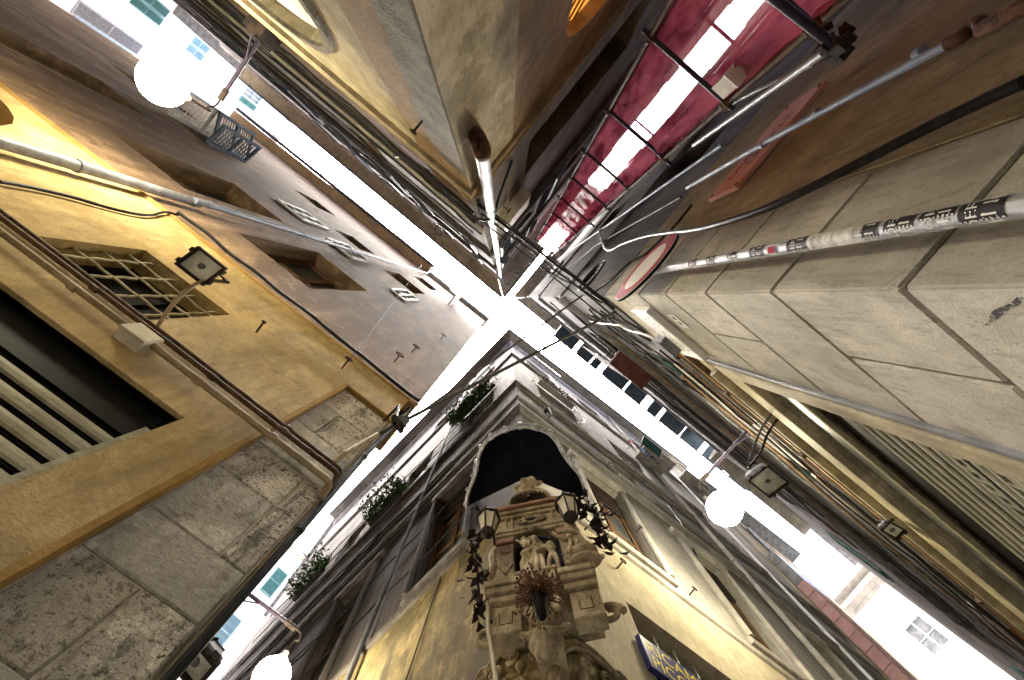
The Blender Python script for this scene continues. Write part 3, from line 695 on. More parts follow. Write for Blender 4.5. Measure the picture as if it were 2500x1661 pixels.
# ------------------------------------------------------------------ far facade closing the upper-left alley
fa = thing('far_house', 'overexposed pale pink house with green and blue shutters closing the upper-left alley', 'building', EU.P(0, G0))
wall(EU, -5, 8, G0, 34, [(-.35, .44, 20.4, 22.2, .15), (-.28, .55, 24.0, 25.1, .15), (.02, .54, 29.1, 30.8, .15)], M['white_wall'], fa)
MB().fbox(EU, .70, 8, G0, 21.1, .001, .02).build('pink_render', M['pink_wall'], fa)
for a, b, c_, d, mm in ((-.35, .44, 20.4, 22.2, 'green_shutter'), (-.28, .55, 23.9, 25.2, 'blue_shutter')):
    louvre(EU.P(a, c_, .06), EU.D() * ((b - a) / 2 - .01), UP * (d - c_), .04, 16, M[mm], fa); louvre(EU.P((a + b) / 2 + .01, c_, .06), EU.D() * ((b - a) / 2 - .01), UP * (d - c_), .04, 16, M[mm], fa)
    MB().cbox(EU, a - .1, b + .1, c_ - .12, c_ - .01, .0, .16, .01).build('sill', M['white'], fa)
w = window(EU, .02, .54, 29.1, 30.8, -.03, fa, M['blue_shutter'], M['glass'], 2, 2, .05, .025, .05)
louvre(EU.P(.56, 29.1, .05), EU.D() * .38, UP * 1.7, .04, 12, M['green_shutter'], fa)
louvre(EU.P(1.40, 18.9, .12), EU.D() * .54, UP * 3.2, .05, 26, M['cable_grey'], fa)
louvre(EU.P(1.96, 19.1, .10), EU.D() * .26, UP * 2.8, .05, 26, M['blue_shutter'], fa)
MB().fbox(EU, -5.1, 8.1, 34, 34.25, -.5, .35).build('eave', M['cornice'], fa)
# ------------------------------------------------------------------ tan corner house at the top (TL along the upper-left alley, TR along the scaffolded alley)
ht = thing('corner_house', 'tan rough-plastered corner house at the top, with a fat grey downpipe on its corner', 'building', TL.P(0, G0))
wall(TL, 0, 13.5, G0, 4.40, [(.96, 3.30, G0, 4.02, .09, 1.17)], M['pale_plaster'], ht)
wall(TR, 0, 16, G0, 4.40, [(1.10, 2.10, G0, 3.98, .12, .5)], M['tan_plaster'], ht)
MB().fbox(TL, .98, 3.28, G0, 4.0, -.40, -.085).build('arch_panel', M['sign_white'], ht)
# stone surround of the arch, and the brown soffit inside it
K = 18; pts_o = []; 
surr = MB()
for k in range(K):
    a0_, a1_ = math.pi * k / K, math.pi * (k + 1) / K
    def ap(a, r, rz): return (2.13 - r * math.cos(a), 2.85 + rz * math.sin(a))
    surr.prism(TL, [ap(a0_, 1.17, 1.17), ap(a1_, 1.17, 1.17), ap(a1_, 1.23, 1.23), ap(a0_, 1.23, 1.23)], .001, .03)
surr.fbox(TL, .90, .96, G0, 2.85, .001, .035); surr.build('arch_surround', M['cement'], ht)
# amber fanlight with lattice bars
MB().fbox(TR, 1.10, 2.10, 2.95, 3.98, -.30, -.10).build('lit_fanlight', M['orange_lit'], ht)
MB().fbox(TR, 1.10, 2.10, G0, 2.94, -.30, -.12).build('door_leaf', M['wood'], ht)
for k in range(9):
    o_ = -0.6 + k * .17
    MB().tube([TR.P(1.10 + max(0, o_), 2.6 + max(0, -o_), -.085), TR.P(2.10, 2.6 + (1.0 - o_), -.085)], .008, 5).build('lattice_bar', M['wood'], ht)
    MB().tube([TR.P(2.10 - max(0, o_), 2.6 + max(0, -o_), -.095), TR.P(1.10, 2.6 + (1.0 - o_), -.095)], .008, 5).build('lattice_bar', M['wood'], ht)
# cement repair along the corner with a ragged edge
rp = MB(); rq = random.Random(3); zs_ = [G0 + i * .17 for i in range(33)]; ws = [.30 + .05 * math.sin(z * 2.1) + rq.uniform(-.03, .03) - max(0, z - 3.1) * .16 for z in zs_]
for i in range(32): rp.prism(TL, [(.004, zs_[i]), (ws[i], zs_[i]), (ws[i + 1], zs_[i + 1]), (.004, zs_[i + 1])], .0, .010)
rp.build('cement_patch', M['cement'], ht)
# storeys above
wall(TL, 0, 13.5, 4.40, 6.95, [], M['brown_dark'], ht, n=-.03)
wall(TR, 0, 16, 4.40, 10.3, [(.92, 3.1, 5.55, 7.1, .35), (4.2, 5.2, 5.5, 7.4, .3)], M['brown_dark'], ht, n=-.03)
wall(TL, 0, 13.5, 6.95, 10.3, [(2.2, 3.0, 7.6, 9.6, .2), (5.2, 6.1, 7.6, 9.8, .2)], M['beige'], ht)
wall(TL, 0, 13.5, 10.3, 22, [(.9, 1.9, 11.4, 13.6, .25), (3.2, 4.3, 11.4, 13.6, .25), (6.0, 7.1, 11.4, 13.6, .25), (1.0, 1.9, 16.4, 18.6, .25), (3.3, 4.2, 16.4, 18.6, .25), (6.0, 7.0, 16.4, 18.6, .25)], M['violet_grey'], ht)
wall(TR, 0, 16, 10.3, 22, [(.7, 1.6, 11.2, 13.4, .25), (2.6, 3.5, 11.2, 13.4, .25), (.7, 1.6, 16.2, 18.4, .25)], M['violet_grey'], ht)
window(TR, .94, 3.08, 5.57, 7.08, -.24, ht, M['dark_wood'], M['glass'], 3, 1, .06, .04, .06)
window(TR, 4.22, 5.18, 5.52, 7.38, -.24, ht, M['dark_wood'], M['glass'], 2, 2, .06, .04, .06)
for F_, s0, s1, z0, z1 in ((TL, 2.2, 3.0, 7.6, 9.6), (TL, 5.2, 6.1, 7.6, 9.8), (TL, .9, 1.9, 11.4, 13.6), (TL, 3.2, 4.3, 11.4, 13.6), (TL, 6, 7.1, 11.4, 13.6), (TL, 1.0, 1.9, 16.4, 18.6), (TL, 3.3, 4.2, 16.4, 18.6), (TL, 6, 7, 16.4, 18.6),
                           (TR, .7, 1.6, 11.2, 13.4), (TR, 2.6, 3.5, 11.2, 13.4), (TR, .7, 1.6, 16.2, 18.4)):
    w = window(F_, s0 + .01, s1 - .01, z0 + .01, z1 - .01, -.12, ht, M['wood'], M['glass'], 2, 2, .06, .035, .05)
    MB().cbox(F_, s0 - .1, s1 + .1, z0 - .10, z0 - .004, .001, .055, .01).build('sill', M['cornice'], w)
    if z0 > 10:
        louvre(F_.P(s0 - .02, z0, .03), F_.D() * -.42 + F_.N() * .05, UP * (z1 - z0), .04, 16, M['slate_shutter'], ht)
        louvre(F_.P(s1 + .02, z0, .03), F_.D() * .42 + F_.N() * .05, UP * (z1 - z0), .04, 16, M['slate_shutter'], ht)
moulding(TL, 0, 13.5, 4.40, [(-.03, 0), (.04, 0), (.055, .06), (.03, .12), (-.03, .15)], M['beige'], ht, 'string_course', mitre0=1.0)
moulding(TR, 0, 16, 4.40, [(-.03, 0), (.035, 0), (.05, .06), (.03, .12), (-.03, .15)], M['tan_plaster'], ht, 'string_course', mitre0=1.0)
moulding(TL, 0, 13.5, 6.90, STRING, M['cornice'], ht, 'string_course', mitre0=1.0)
moulding(TL, 0, 13.5, 10.22, CORN, M['violet_grey'], ht, 'cornice', mitre0=1.0)
moulding(TR, 0, 16, 10.22, CORN, M['violet_grey'], ht, 'cornice', mitre0=1.0)
moulding(TL, 0, 13.5, 14.9, CORN, M['cornice_dark'], ht, 'cornice', mitre0=1.0)
moulding(TR, 0, 16, 14.9, CORN, M['cornice_dark'], ht, 'cornice', mitre0=1.0)
moulding(TL, 0, 13.5, 20.2, [(0, 0), (.05, .05), (.05, .12), (.11, .2), (.11, .3), (0, .4)], M['cornice'], ht, 'cornice', mitre0=1.0)
moulding(TR, 0, 16, 20.2, [(0, 0), (.05, .05), (.05, .12), (.11, .2), (.11, .3), (0, .4)], M['cornice'], ht, 'cornice', mitre0=1.0)
eave(TL, 0, 13.5, 22, .52, .10, M['beige'], ht, mitre0=.74)
eave(TR, 0, 2.2, 22.003, .74, .10, M['cornice'], ht, mitre0=.52)
rg = random.Random(5); x = 2.2
while x < 16:
    w_ = rg.uniform(.5, 1.3); eave(TR, x + .01, x + w_, 22.003, rg.uniform(.42, .50), .10, M['cornice'], ht, mitre0=0); x += w_
MB().tube([TL.P(-.72, 22.06, .56), TL.P(13.5, 22.06, .56)], .06, 10).build('gutter', M['gutter'], ht)
MB().tube([TR.P(-.50, 22.06, .78), TR.P(2.2, 22.06, .78)], .06, 10).build('gutter', M['gutter'], ht)
MB().slab([TL.P(-.1, 0, .2).xy, TL.P(13.5, 0, .4).xy, (TL.P(13.5, 0, 0) - TR.N() * 9).xy, (TR.P(16, 0, 0) - TL.N() * 9).xy, TR.P(16, 0, .2).xy], 22.4, 22.5).build('roof', M['roof'], ht)
# rooftop railing frame seen against the sky
rl = thing('roof_railing', 'thin pale metal railing on the roof edge above the upper-left alley', 'railing', TL.P(3.5, 22.3, .45))
for i in range(7): MB().tube([TL.P(3 + i * .7, 22.3, .45), TL.P(3 + i * .7, 23.2, .45)], .014, 6).build('post', M['gutter'], rl)
for z in (22.7, 23.2): MB().tube([TL.P(3, z, .45), TL.P(7.2, z, .45)], .014, 6).build('rail', M['gutter'], rl)
# pale box on the scaffold side
bx = thing('wall_cabinet', 'long pale cabinet fixed to the corner house beside the scaffolding', 'cabinet', TR.P(.6, 7.7))
MB().cbox(TR, .32, .92, 7.75, 8.6, -.03, .14, .01).build('case', M['box'], bx); MB().cbox(TR, .34, .90, 7.77, 8.58, .1405, .152, .006).build('lid', M['box'], bx)
# fat downpipe with its brown elbow
def radial(px, py, dist):                    # point on the vertical line through that direction, at a given run from the eye
    q = ray(px, py); return V((q.x, q.y, 1)) * (dist / q.length) + V((0, 0, ZC))
dpx = .84
b0 = radial(1186, 430, dpx); top = V((b0.x, b0.y, 21.3 + ZC))
dp = thing('drainpipe', 'fat pale grey downpipe with a rusty brown elbow on the corner of the tan house', 'drainpipe', b0)
zb = radial(1178, 372, dpx).z
MB().tube([V((b0.x, b0.y, zb)), V((b0.x, b0.y, 9)), top], .044, 16).tube([top, top + V((.10, .12, .5)), top + V((.28, .30, .75))], .04, 12).build('pipe_run', M['zinc'], dp)
for z in (zb + .06, zb + 1.9, zb + 4.2, 12, 16): MB().tube([V((b0.x, b0.y, z - .03)), V((b0.x, b0.y, z + .03))], .049, 16).build('joint', M['zinc'], dp)
e = V((b0.x, b0.y, zb)); wallpt = TR.px(1160, 326, -.01)
MB().tube(smooth_pts([e + UP * .02, e - UP * .08, e.lerp(wallpt, .5) - UP * .07, wallpt], 3), [.05] * 1 + [.052] * 30 if False else .052, 14).build('elbow', M['rust'], dp)
# conduits and cables on the tan house
for F_, z_, r_, mm, lab in ((TL, 4.63, .016, 'conduit', 'pale conduit above the string course of the rough pale wall'), (TL, 4.58, .010, 'conduit', 'thin conduit just under the pale one on the rough wall')):
    pipe([F_.P(.10, z_, .03), F_.P(3, z_ + .02, .03), F_.P(13.4, z_, .03)], r_, M[mm], 'conduit', lab, 'conduit', [(F_.P(s, z_ + .005, .03), F_.D()) for s in (.5, 1.2, 2.1, 3.2, 4.5)])
pipe(smooth_pts([TL.P(.45, 4.62, .03), TL.P(.14, 4.55, .03), TL.P(-.03, 4.5, .08), TR.P(.06, 4.55, .07), TR.P(.2, 4.7, .02)], 2), .016, M['conduit'], 'conduit', 'pale curved conduit wrapping the corner of the tan house', 'conduit')
pipe([TR.P(.02, 4.62, .03), TR.P(3, 4.60, .03), TR.P(12, 4.6, .03)], .012, M['conduit'], 'conduit', 'conduit along the tan wall towards the scaffolding', 'conduit', [(TR.P(s, 4.61, .03), TR.D()) for s in (.6, 1.4, 2.4, 3.6)])
for i, (z_, lab) in enumerate(((5.45, 'lowest'), (5.75, 'second'), (6.1, 'third'), (7.1, 'topmost'))):
    pipe(wob([TL.P(.0, z_, .05), TL.P(2, z_ + .05, .03), TL.P(13.4, z_, .03)], .03, .15, i * 3), .013 if i % 2 else .018, M['cable'], 'cable', lab + ' of the black cables strung along the upper-left side of the tan house', 'cable', group='cables along the tan house')
pipe(wob([TL.P(.3, 5.4, .04), TL.P(.55, 5.0, .06), TL.P(.9, 5.5, .03), TL.P(1.5, 6.9, .02)], .02, .08, 21), .008, M['cable'], 'cable', 'loose cable looping up the brown band of the tan house', 'cable')
p = [TL.P(.45, 5.6, .04), TL.P(.0, 5.35, .12), V((b0.x, b0.y, 5.2 + ZC)) + V((.02, .07, 0)), TR.P(.2, 5.55, .10), TR.P(.42, 5.25, .05), TR.P(.55, 5.1, .02)]
pipe(smooth_pts(p, 2), .014, M['cable'], 'cable', 'black cable hugging the corner round the fat downpipe', 'cable')
hook(TR, .42, 7.05, 'iron eye on the dark wall beside the pale cabinet', .05)
hook(TL, .28, 3.25, 'small iron bolt on the rough pale wall', .02)
for px, py in ((1240, 690), (1263, 497)):
    pass
# tv aerial tangle against the sky near the corner
ae = thing('aerial', 'tangle of black aerial rods against the sky beside the tan corner house', 'aerial', TL.P(1.55, 12.5, .1))
MB().tube([TL.P(1.55, 12.5, 0), TL.P(1.55, 12.7, .32)], .014, 6).build('bracket', M['iron'], ae)
MB().tube([TL.P(1.55, 12.7, .32), TL.P(1.5, 13.8, .36)], .012, 6).build('mast', M['iron'], ae)
for i in range(7): a = i * .9; MB().tube([TL.P(1.52, 12.9 + i * .12, .34), TL.P(1.52 + .3 * math.cos(a), 13 + i * .12, .34 + .3 * math.sin(a))], .007, 5).build('rod', M['iron'], ae)
pl = thing('planter', 'small planter of trailing leaves on the roof corner of the tan house', 'plant', TR.P(.25, 21.0, .5))
MB().fbox(TR, .05, .55, 20.9, 21.15, .45, .70).build('pot', M['cornice'], pl)
leaves(lambda: TR.P(random.uniform(.0, .6), random.uniform(20.9, 21.5), random.uniform(.5, .85)), 120, .06, M['leaf'], pl)

# ------------------------------------------------------------------ stone-cornered house on the right
hr = thing('corner_house', 'house on the right with big cream stone corner blocks and a roller-shuttered shop', 'building', RA.P(0, G0))
zj = [G0, -1.22, -.60, .02, .65, 1.283, 1.915, 2.545, 3.185, 3.815, 4.45, 5.10]
nA, nB = RA.N(), RB.N()
for i in range(len(zj) - 1):
    z0, z1 = zj[i] + .008, zj[i + 1] - .008
    two = i in (1, 3, 5, 7, 9)
    sB = .40 if two else .83
    bm = bmesh.new()
    def XY(F, s, n): return F.P(s, 0, n)
    poly = [RA.P(.595, 0, 0), RA.P(0, 0, 0), RB.P(sB - .008, 0, 0), RB.P(sB - .008, 0, -.18), RB.P(.2, 0, -.18), RA.P(.595, 0, -.18)]
    vb = [bm.verts.new((p.x, p.y, z0 + ZC)) for p in poly]; vt = [bm.verts.new((p.x, p.y, z1 + ZC)) for p in poly]
    bm.faces.new(vb[::-1]); bm.faces.new(vt)
    for a in range(6): bm.faces.new([vb[a], vb[(a + 1) % 6], vt[(a + 1) % 6], vt[a]])
    bm.normal_update(); bmesh.ops.recalc_face_normals(bm, faces=bm.faces)
    bmesh.ops.bevel(bm, geom=[e_ for e_ in bm.edges], offset=.008, segments=2, affect='EDGES', clamp_overlap=True)
    bmesh.ops.translate(bm, verts=bm.verts, vec=-ORG[hr])
    me = bpy.data.meshes.new('stone_block'); bm.to_mesh(me); bm.free(); me.materials.append(M['stone'])
    link_obj('stone_block', me, hr, ORG[hr])
    if two: MB().cbox(RB, .408, .83, z0, z1, -.18, rr.uniform(-.003, .003), .008).build('stone_block', M['stone'], hr)
MB().slab([RA.P(.59, 0, -.012).xy, RA.P(.016, 0, -.012).xy, RB.P(.82, 0, -.012).xy, RB.P(.82, 0, -.3).xy, RB.P(.35, 0, -.3).xy, RA.P(.59, 0, -.3).xy], G0, 5.08).build('block_core', M['mortar'], hr)
wall(RA, .60, 16, G0, 5.10, [], M['ra_plaster'], hr, n=.004)
wall(RA, 0, 16, 5.10, 22, [(2.0, 3.0, 6.4, 8.4, .3), (4.4, 5.4, 6.4, 8.4, .3), (2.0, 2.9, 11.5, 13.6, .3), (.9, 1.7, 16.6, 18.4, .25)], M['grey_wall'], hr, n=-.01)
for s0, s1, z0, z1 in ((2.0, 3.0, 6.4, 8.4), (4.4, 5.4, 6.4, 8.4), (2.0, 2.9, 11.5, 13.6), (.9, 1.7, 16.6, 18.4)):
    window(RA, s0 + .01, s1 - .01, z0 + .01, z1 - .01, -.2, hr, M['dark_wood'], M['glass'], 2, 2, .06, .035, .05)
for z in (8.9, 14.6): MB().fbox(RA, .0, 16, z, z + .05, -.009, .03).build('ledge', M['grey_wall'], hr)
# shop side
wall(RB, .83, 14.5, G0, 5.10, [(.97, 4.6, G0, 3.62, .34)], M['pale_plaster'], hr, n=-.02)
wall(RB, 0, 9.5, 5.10, 22, [(1.2, 2.12, 5.52, 7.5, .3), (3.2, 4.2, 5.5, 7.5, .3), (5.6, 6.6, 5.5, 7.6, .3), (1.4, 2.3, 11, 13, .25), (3.6, 4.5, 11, 13, .25), (5.9, 6.8, 11, 13, .25), (1.4, 2.2, 16.2, 18.2, .25), (3.6, 4.5, 16.2, 18.2, .25), (6.0, 6.9, 16.2, 18.2, .25)], M['grey_wall'], hr, n=-.01)
for s0, s1, z0, z1, g_ in ((1.2, 2.12, 5.52, 7.5, 1), (3.2, 4.2, 5.5, 7.5, 1), (5.6, 6.6, 5.5, 7.6, 1), (1.4, 2.3, 11, 13, 0), (3.6, 4.5, 11, 13, 0), (5.9, 6.8, 11, 13, 0), (1.4, 2.2, 16.2, 18.2, 0), (3.6, 4.5, 16.2, 18.2, 0), (6, 6.9, 16.2, 18.2, 0)):
    w = window(RB, s0 + .01, s1 - .01, z0 + .01, z1 - .01, -.10 if g_ else -.15, hr, M['green_shutter'] if g_ else M['wood'], M['green_dark'] if g_ else M['glass'], 2, 2, .05, .035, .05)
    MB().cbox(RB, s0 - .08, s1 + .08, z0 - .1, z0 - .004, -.005, .05, .01).build('sill', M['cornice'], w)
for z, mm, pr in ((5.06, 'rust', STRING), (8.6, 'grey_wall', CORN), (9.9, 'violet_grey', STRING), (14.4, 'violet_grey', CORN), (19.3, 'violet_grey', CORN)):
    moulding(RB, 0 if z > 5.08 else .83, 9.5, z, pr, M[mm], hr, 'cornice')
# pale door frame, header panels
MB().cbox(RB, .84, .96, G0, 3.92, -.04, .035, .008).cbox(RB, .9605, 4.9, 3.63, 3.92, -.04, .034, .008).build('shop_frame', M['cream_pipe'], hr)
MB().cbox(RB, .80, .838, G0, 4.02, -.02, .02, .004).build('frame_edge', M['zinc'], hr)
MB().fbox(RB, .972, 4.598, 3.26, 3.54, -.06, -.045).build('header_panel', M['glass_grey'], hr)
MB().cbox(RB, .972, 4.598, 3.20, 3.258, -.06, -.025, .006).build('header_rail', M['cream_pipe'], hr)
rs = thing('roller_shutter', 'olive metal roller shutter with rows of oval holes in the shop at the right', 'roller shutter', RB.P(2.5, G0))
perf = {i: 1 for i in (30, 31, 33, 34)}
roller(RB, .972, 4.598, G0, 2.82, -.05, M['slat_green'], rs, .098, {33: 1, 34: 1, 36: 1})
MB().fbox(RB, .972, 4.598, 2.80, 3.199, -.14, -.085).build('black_void_panel', M['black'], rs)  # shaded void over this shutter, put in as a black panel
MB().fbox(RB, .971, .995, G0, 3.0, -.036, -.026).build('guide_rail', M['slat_green'], rs)
# rounded cream beam and dark pipes above the shop
pipe([RB.P(.95, 4.12, .035), RB.P(9, 4.12, .035)], .045, M['cream_pipe'], 'awning_roll', 'long rounded cream awning roll above the right-hand shop', 'awning')
pipe([RB.P(.78, 4.42, .03), RB.P(9, 4.40, .03)], .028, M['conduit_brown'], 'conduit', 'dark brown pipe above the cream awning roll', 'pipe', [(RB.P(s, 4.44, .05), RB.D()) for s in (1.3, 2.2, 3.2, 4.4)])
pipe([RB.P(.75, 4.82, .02), RB.P(9, 4.82, .02)], .012, M['terracotta'], 'conduit', 'thin orange-brown pipe under the rusty cornice of the right-hand house', 'pipe')
pipe([RB.P(.85, 4.62, .06), RB.P(5, 4.60, .06)], .012, M['zinc'], 'conduit', 'slender grey pipe between the brown and orange pipes on the right', 'pipe', [(RB.P(s, 4.61, .06), RB.D()) for s in (1.2, 1.9, 2.7)])
wb = thing('wall_cabinet', 'flat white tray with scattered holes fixed beside the stone corner blocks', 'cabinet', RB.P(.4, 3.9))
mbw = MB(); mbw.cbox(RB, .14, .74, 3.86, 4.30, .005, .06, .008); mbw.build('case', M['sign_white'], wb)
for i in range(14): s_ = .20 + .037 * i + rr.uniform(-.01, .01); z_ = 4.02 + rr.uniform(-.08, .2); MB().fbox(RB, s_, s_ + .012, z_, z_ + .02, .0602, .0615).build('slot', M['black'], wb)
pp = thing('notice', 'white paper notice with two dark squares on the stone blocks', 'notice', RB.P(.28, 3.53))
MB().fbox(RB, .22, .37, 3.50, 3.66, .0035, .0055).build('sheet', M['sticker_white'], pp)
for s_ in (.245, .30): MB().fbox(RB, s_, s_ + .03, 3.56, 3.60, .0058, .0068).build('print', M['black'], pp)
# small balcony with red underside
bl = thing('balcony', 'little balcony with maroon underside and thin rails high on the right-hand house', 'balcony', RB.P(2.0, 9.6))
MB().cbox(RB, 1.55, 2.35, 9.5, 9.6, -.005, .36, .01).build('floor', M['maroon'], bl)
for i in range(9): MB().tube([RB.P(1.58 + i * .093, 9.6, .34), RB.P(1.58 + i * .093, 13.5, .34)], .008, 5).build('baluster', M['iron'], bl)
MB().tube([RB.P(1.57, 13.5, .02), RB.P(1.57, 13.5, .34), RB.P(2.33, 13.5, .34), RB.P(2.33, 13.5, .02)], .012, 6).build('rail', M['iron'], bl)
# eaves: plain at the corner and on the scaffold side, boarded with open gaps along the shop side
eave(RA, 0, 2.2, 22, .40, .12, M['cornice'], hr, mitre0=.38)
x = 2.2
while x < 16:
    w_ = rg.uniform(.5, 1.3); eave(RA, x + .01, x + w_, 22, rg.uniform(.20, .28), .12, M['cornice'], hr, mitre0=0); x += w_
eave(RB, 0, 1.9, 22.002, .38, .12, M['cornice'], hr, mitre0=.40)
MB().tube([RA.P(-.36, 22.08, .42), RA.P(2.2, 22.08, .42)], .05, 8).build('gutter', M['gutter'], hr)
x = 1.95
for k in range(14):
    wd = (1.0, .7, .35, 1.15, .9, .5, 1.1)[k % 7]
    MB().fbox(RB, x, x + wd, 22.0, 22.05, .0, .52).build('eave_board', M['bluegrey_board'], hr)
    MB().fbox(RB, x - .03, x + .02, 22.052, 22.16, .0, .50).build('rafter', M['white'], hr)
    x += wd + (.22, .10, .30, .12, .40)[k % 5]
    if x > 12: break
MB().tube([RB.P(1.9, 22.06, .55), RB.P(13, 22.06, .55)], .04, 8).build('gutter', M['gutter'], hr)
MB().slab([RA.P(-.1, 0, .1).xy, RA.P(16, 0, .1).xy, (RA.P(16, 0, 0) - RB.N() * 9).xy, (RB.P(12, 0, 0) - RA.N() * 9).xy, RB.P(12, 0, -.02).xy, RB.P(0, 0, -.02).xy], 22.4, 22.5).build('roof', M['roof'], hr)
# next house along the right side of the lower-right alley
hr2 = thing('alley_house', 'dark grey-brown house farther along the right side of the lower-right alley', 'building', RB.P(9.6, G0))
wall(RB, 9.5, 14.5, 5.10, 19.5, [(10.2, 11.1, 6, 8, .25), (10.2, 11.1, 11, 13, .25)], M['violet_grey'], hr2, n=.06)
for s0, z0 in ((10.2, 6), (10.2, 11)):
    window(RB, s0 + .01, s0 + .89, z0 + .01, z0 + 1.99, -.05, hr2, M['green_shutter'], M['glass'], 2, 2, .05, .03, .05)
    louvre(RB.P(s0 - .45, z0, .10), RB.D() * .43, UP * 2, .04, 14, M['green_shutter'], hr2)
eave(RB, 9.5, 14.5, 19.5, .5, .12, M['cornice'], hr2, mitre0=0)

# things on the stone corner: parking pole, round sign
px_, py_ = 2050, 583
base = radial(2050, 581, 1.04)
pole = thing('sign_pole', 'galvanised pole plastered with black and white stickers beside the stone corner', 'pole', V((base.x, base.y, 0)))
ztop = radial(1572, 672, 1.04).z + .30
MB().tube([V((base.x, base.y, 0)), V((base.x, base.y, ztop))], .0245, 24).build('tube', M['galv'], pole)
d0 = -V((base.x, base.y, 0)).normalized(); rgt = V((0, 0, 1)).cross(d0)      # rgt: image-up side when read from the eye
if rgt.y > 0: rgt = -rgt
def wrap(ang, h, r): return V((base.x, base.y, h)) + (d0 * math.cos(ang) + rgt * math.sin(ang)) * r
def sticker(zlo, zhi, a0, a1, mt, name='sticker', r=.0252):
    mb = MB(); K_ = 14
    for i in range(K_):
        b0_, b1_ = a0 + (a1 - a0) * i / K_, a0 + (a1 - a0) * (i + 1) / K_
        mb.quad(wrap(b0_, zlo, r), wrap(b1_, zlo, r), wrap(b1_, zhi, r), wrap(b0_, zhi, r))
    mb.sm = [True] * len(mb.sm); return mb.build(name, mt, pole)
def wraptext(txt, zlo, h, a0, r=.0257, mt=None, par=None, wfit=None):
    vs_, fs = text_mesh(txt); w_ = max(v[0] for v in vs_); hh = max(v[1] for v in vs_); k_ = h / hh
    kx = k_ if wfit is None else wfit / w_
    mb = MB(); mb.add([wrap(a0 + v[0] * kx / r, zlo + v[1] * k_, r) for v in vs_], fs); return mb.build('print', mt or M['letter_white'], par or pole)
for zs, kind in ((2420, 'b'), (2310, 'b2'), (2215, 'b2'), (2130, 'b'), (2078, 'w'), (2010, 'w2'), (1960, 'b'), (1900, 'c'), (1860, 'b'), (1800, 'b'), (1745, 'b'), (1700, 'b')):
    z = radial(zs, 727 - (zs - 1230) * .178, 1.04).z; h_ = .115
    if kind[0] == 'b':
        a0 = (-.75 if kind == 'b' else -.15) + rr.uniform(-.3, .35); h_ = rr.uniform(.095, .13)
        o = sticker(z - h_ / 2, z + h_ / 2, a0, a0 + 2.9, M['sticker_black'])
        wraptext('EFFETTO', z + .008, .028, a0 + .32, par=o); wraptext('NOTTE', z - .036, .034, a0 + .32, par=o)
        for i in range(9): 
            mb = MB(); aa = a0 + .04; zz0 = z - h_ / 2 + .004 + i * .0122
            mb.quad(wrap(aa, zz0, .0257), wrap(aa + .14, zz0, .0257), wrap(aa + .14, zz0 + .007, .0257), wrap(aa, zz0 + .007, .0257)); mb.build('print', M['letter_white'], o)
    elif kind == 'c':
        o = sticker(z - .04, z + .04, -.9, .9, M['sticker_white']); sticker(z - .02, z + .03, -.5, .5, M['cloth_red'], r=.0256)
        sticker(z - .035, z - .022, -.6, .4, M['cloth_blue'], r=.0257)
    else:
        o = sticker(z - .075, z + .05, -1.2, 1.4, M['sticker_white'])
        if kind == 'w2': wraptext('RIVOLI', z + .012, .018, -.9, mt=M['black'], par=o, wfit=.045); wraptext('11 NOV', z - .03, .018, -.9, mt=M['black'], par=o, wfit=.04)
sg = thing('round_road_sign', 'round red-rimmed white road sign seen from below against the stone corner', 'road sign', V((base.x, base.y, ztop - .6)))
ctr = radial(1574, 660, 1.0); nrm = RA.N()
c_ = V((base.x, base.y, ctr.z)) + nrm * .05
hx = RA.D()
def disc(r0, r1, off, th, mt, name, dish=0):
    mb = MB(); K_ = 48
    for i in range(K_):
        a, b = 2 * math.pi * i / K_, 2 * math.pi * (i + 1) / K_
        e0, e1 = hx * math.cos(a) + UP * math.sin(a), hx * math.cos(b) + UP * math.sin(b)
        f0 = c_ + nrm * (off + th); k0 = c_ + nrm * off
        if r0 > 0: mb.quad(f0 + e0 * r0, f0 + e0 * r1, f0 + e1 * r1, f0 + e1 * r0)
        else: mb.add([f0, f0 + e0 * r1, f0 + e1 * r1], [[0, 1, 2]])
        mb.quad(f0 + e0 * r1, k0 + e0 * r1, k0 + e1 * r1, f0 + e1 * r1)
        if r0 > 0: mb.quad(f0 + e0 * r0, f0 + e1 * r0, k0 + e1 * r0, k0 + e0 * r0)
        mb.add([k0, k0 + e1 * r1, k0 + e0 * r1], [[0, 1, 2]]) if r0 == 0 else None
    return mb.build(name, mt, sg)
disc(0, .300, -.018, .018, M['black'], 'back_plate')
disc(0, .299, .0005, .002, M['sign_white'], 'white_rim')
disc(.205, .291, .0032, .0012, M['red'], 'red_ring')
disc(0, .2045, .0032, .0010, M['sign_white'], 'white_field')
MB().obox(c_ - nrm * .035, hx * .16, UP * .02, nrm * .014).build('clamp', M['galv'], sg)
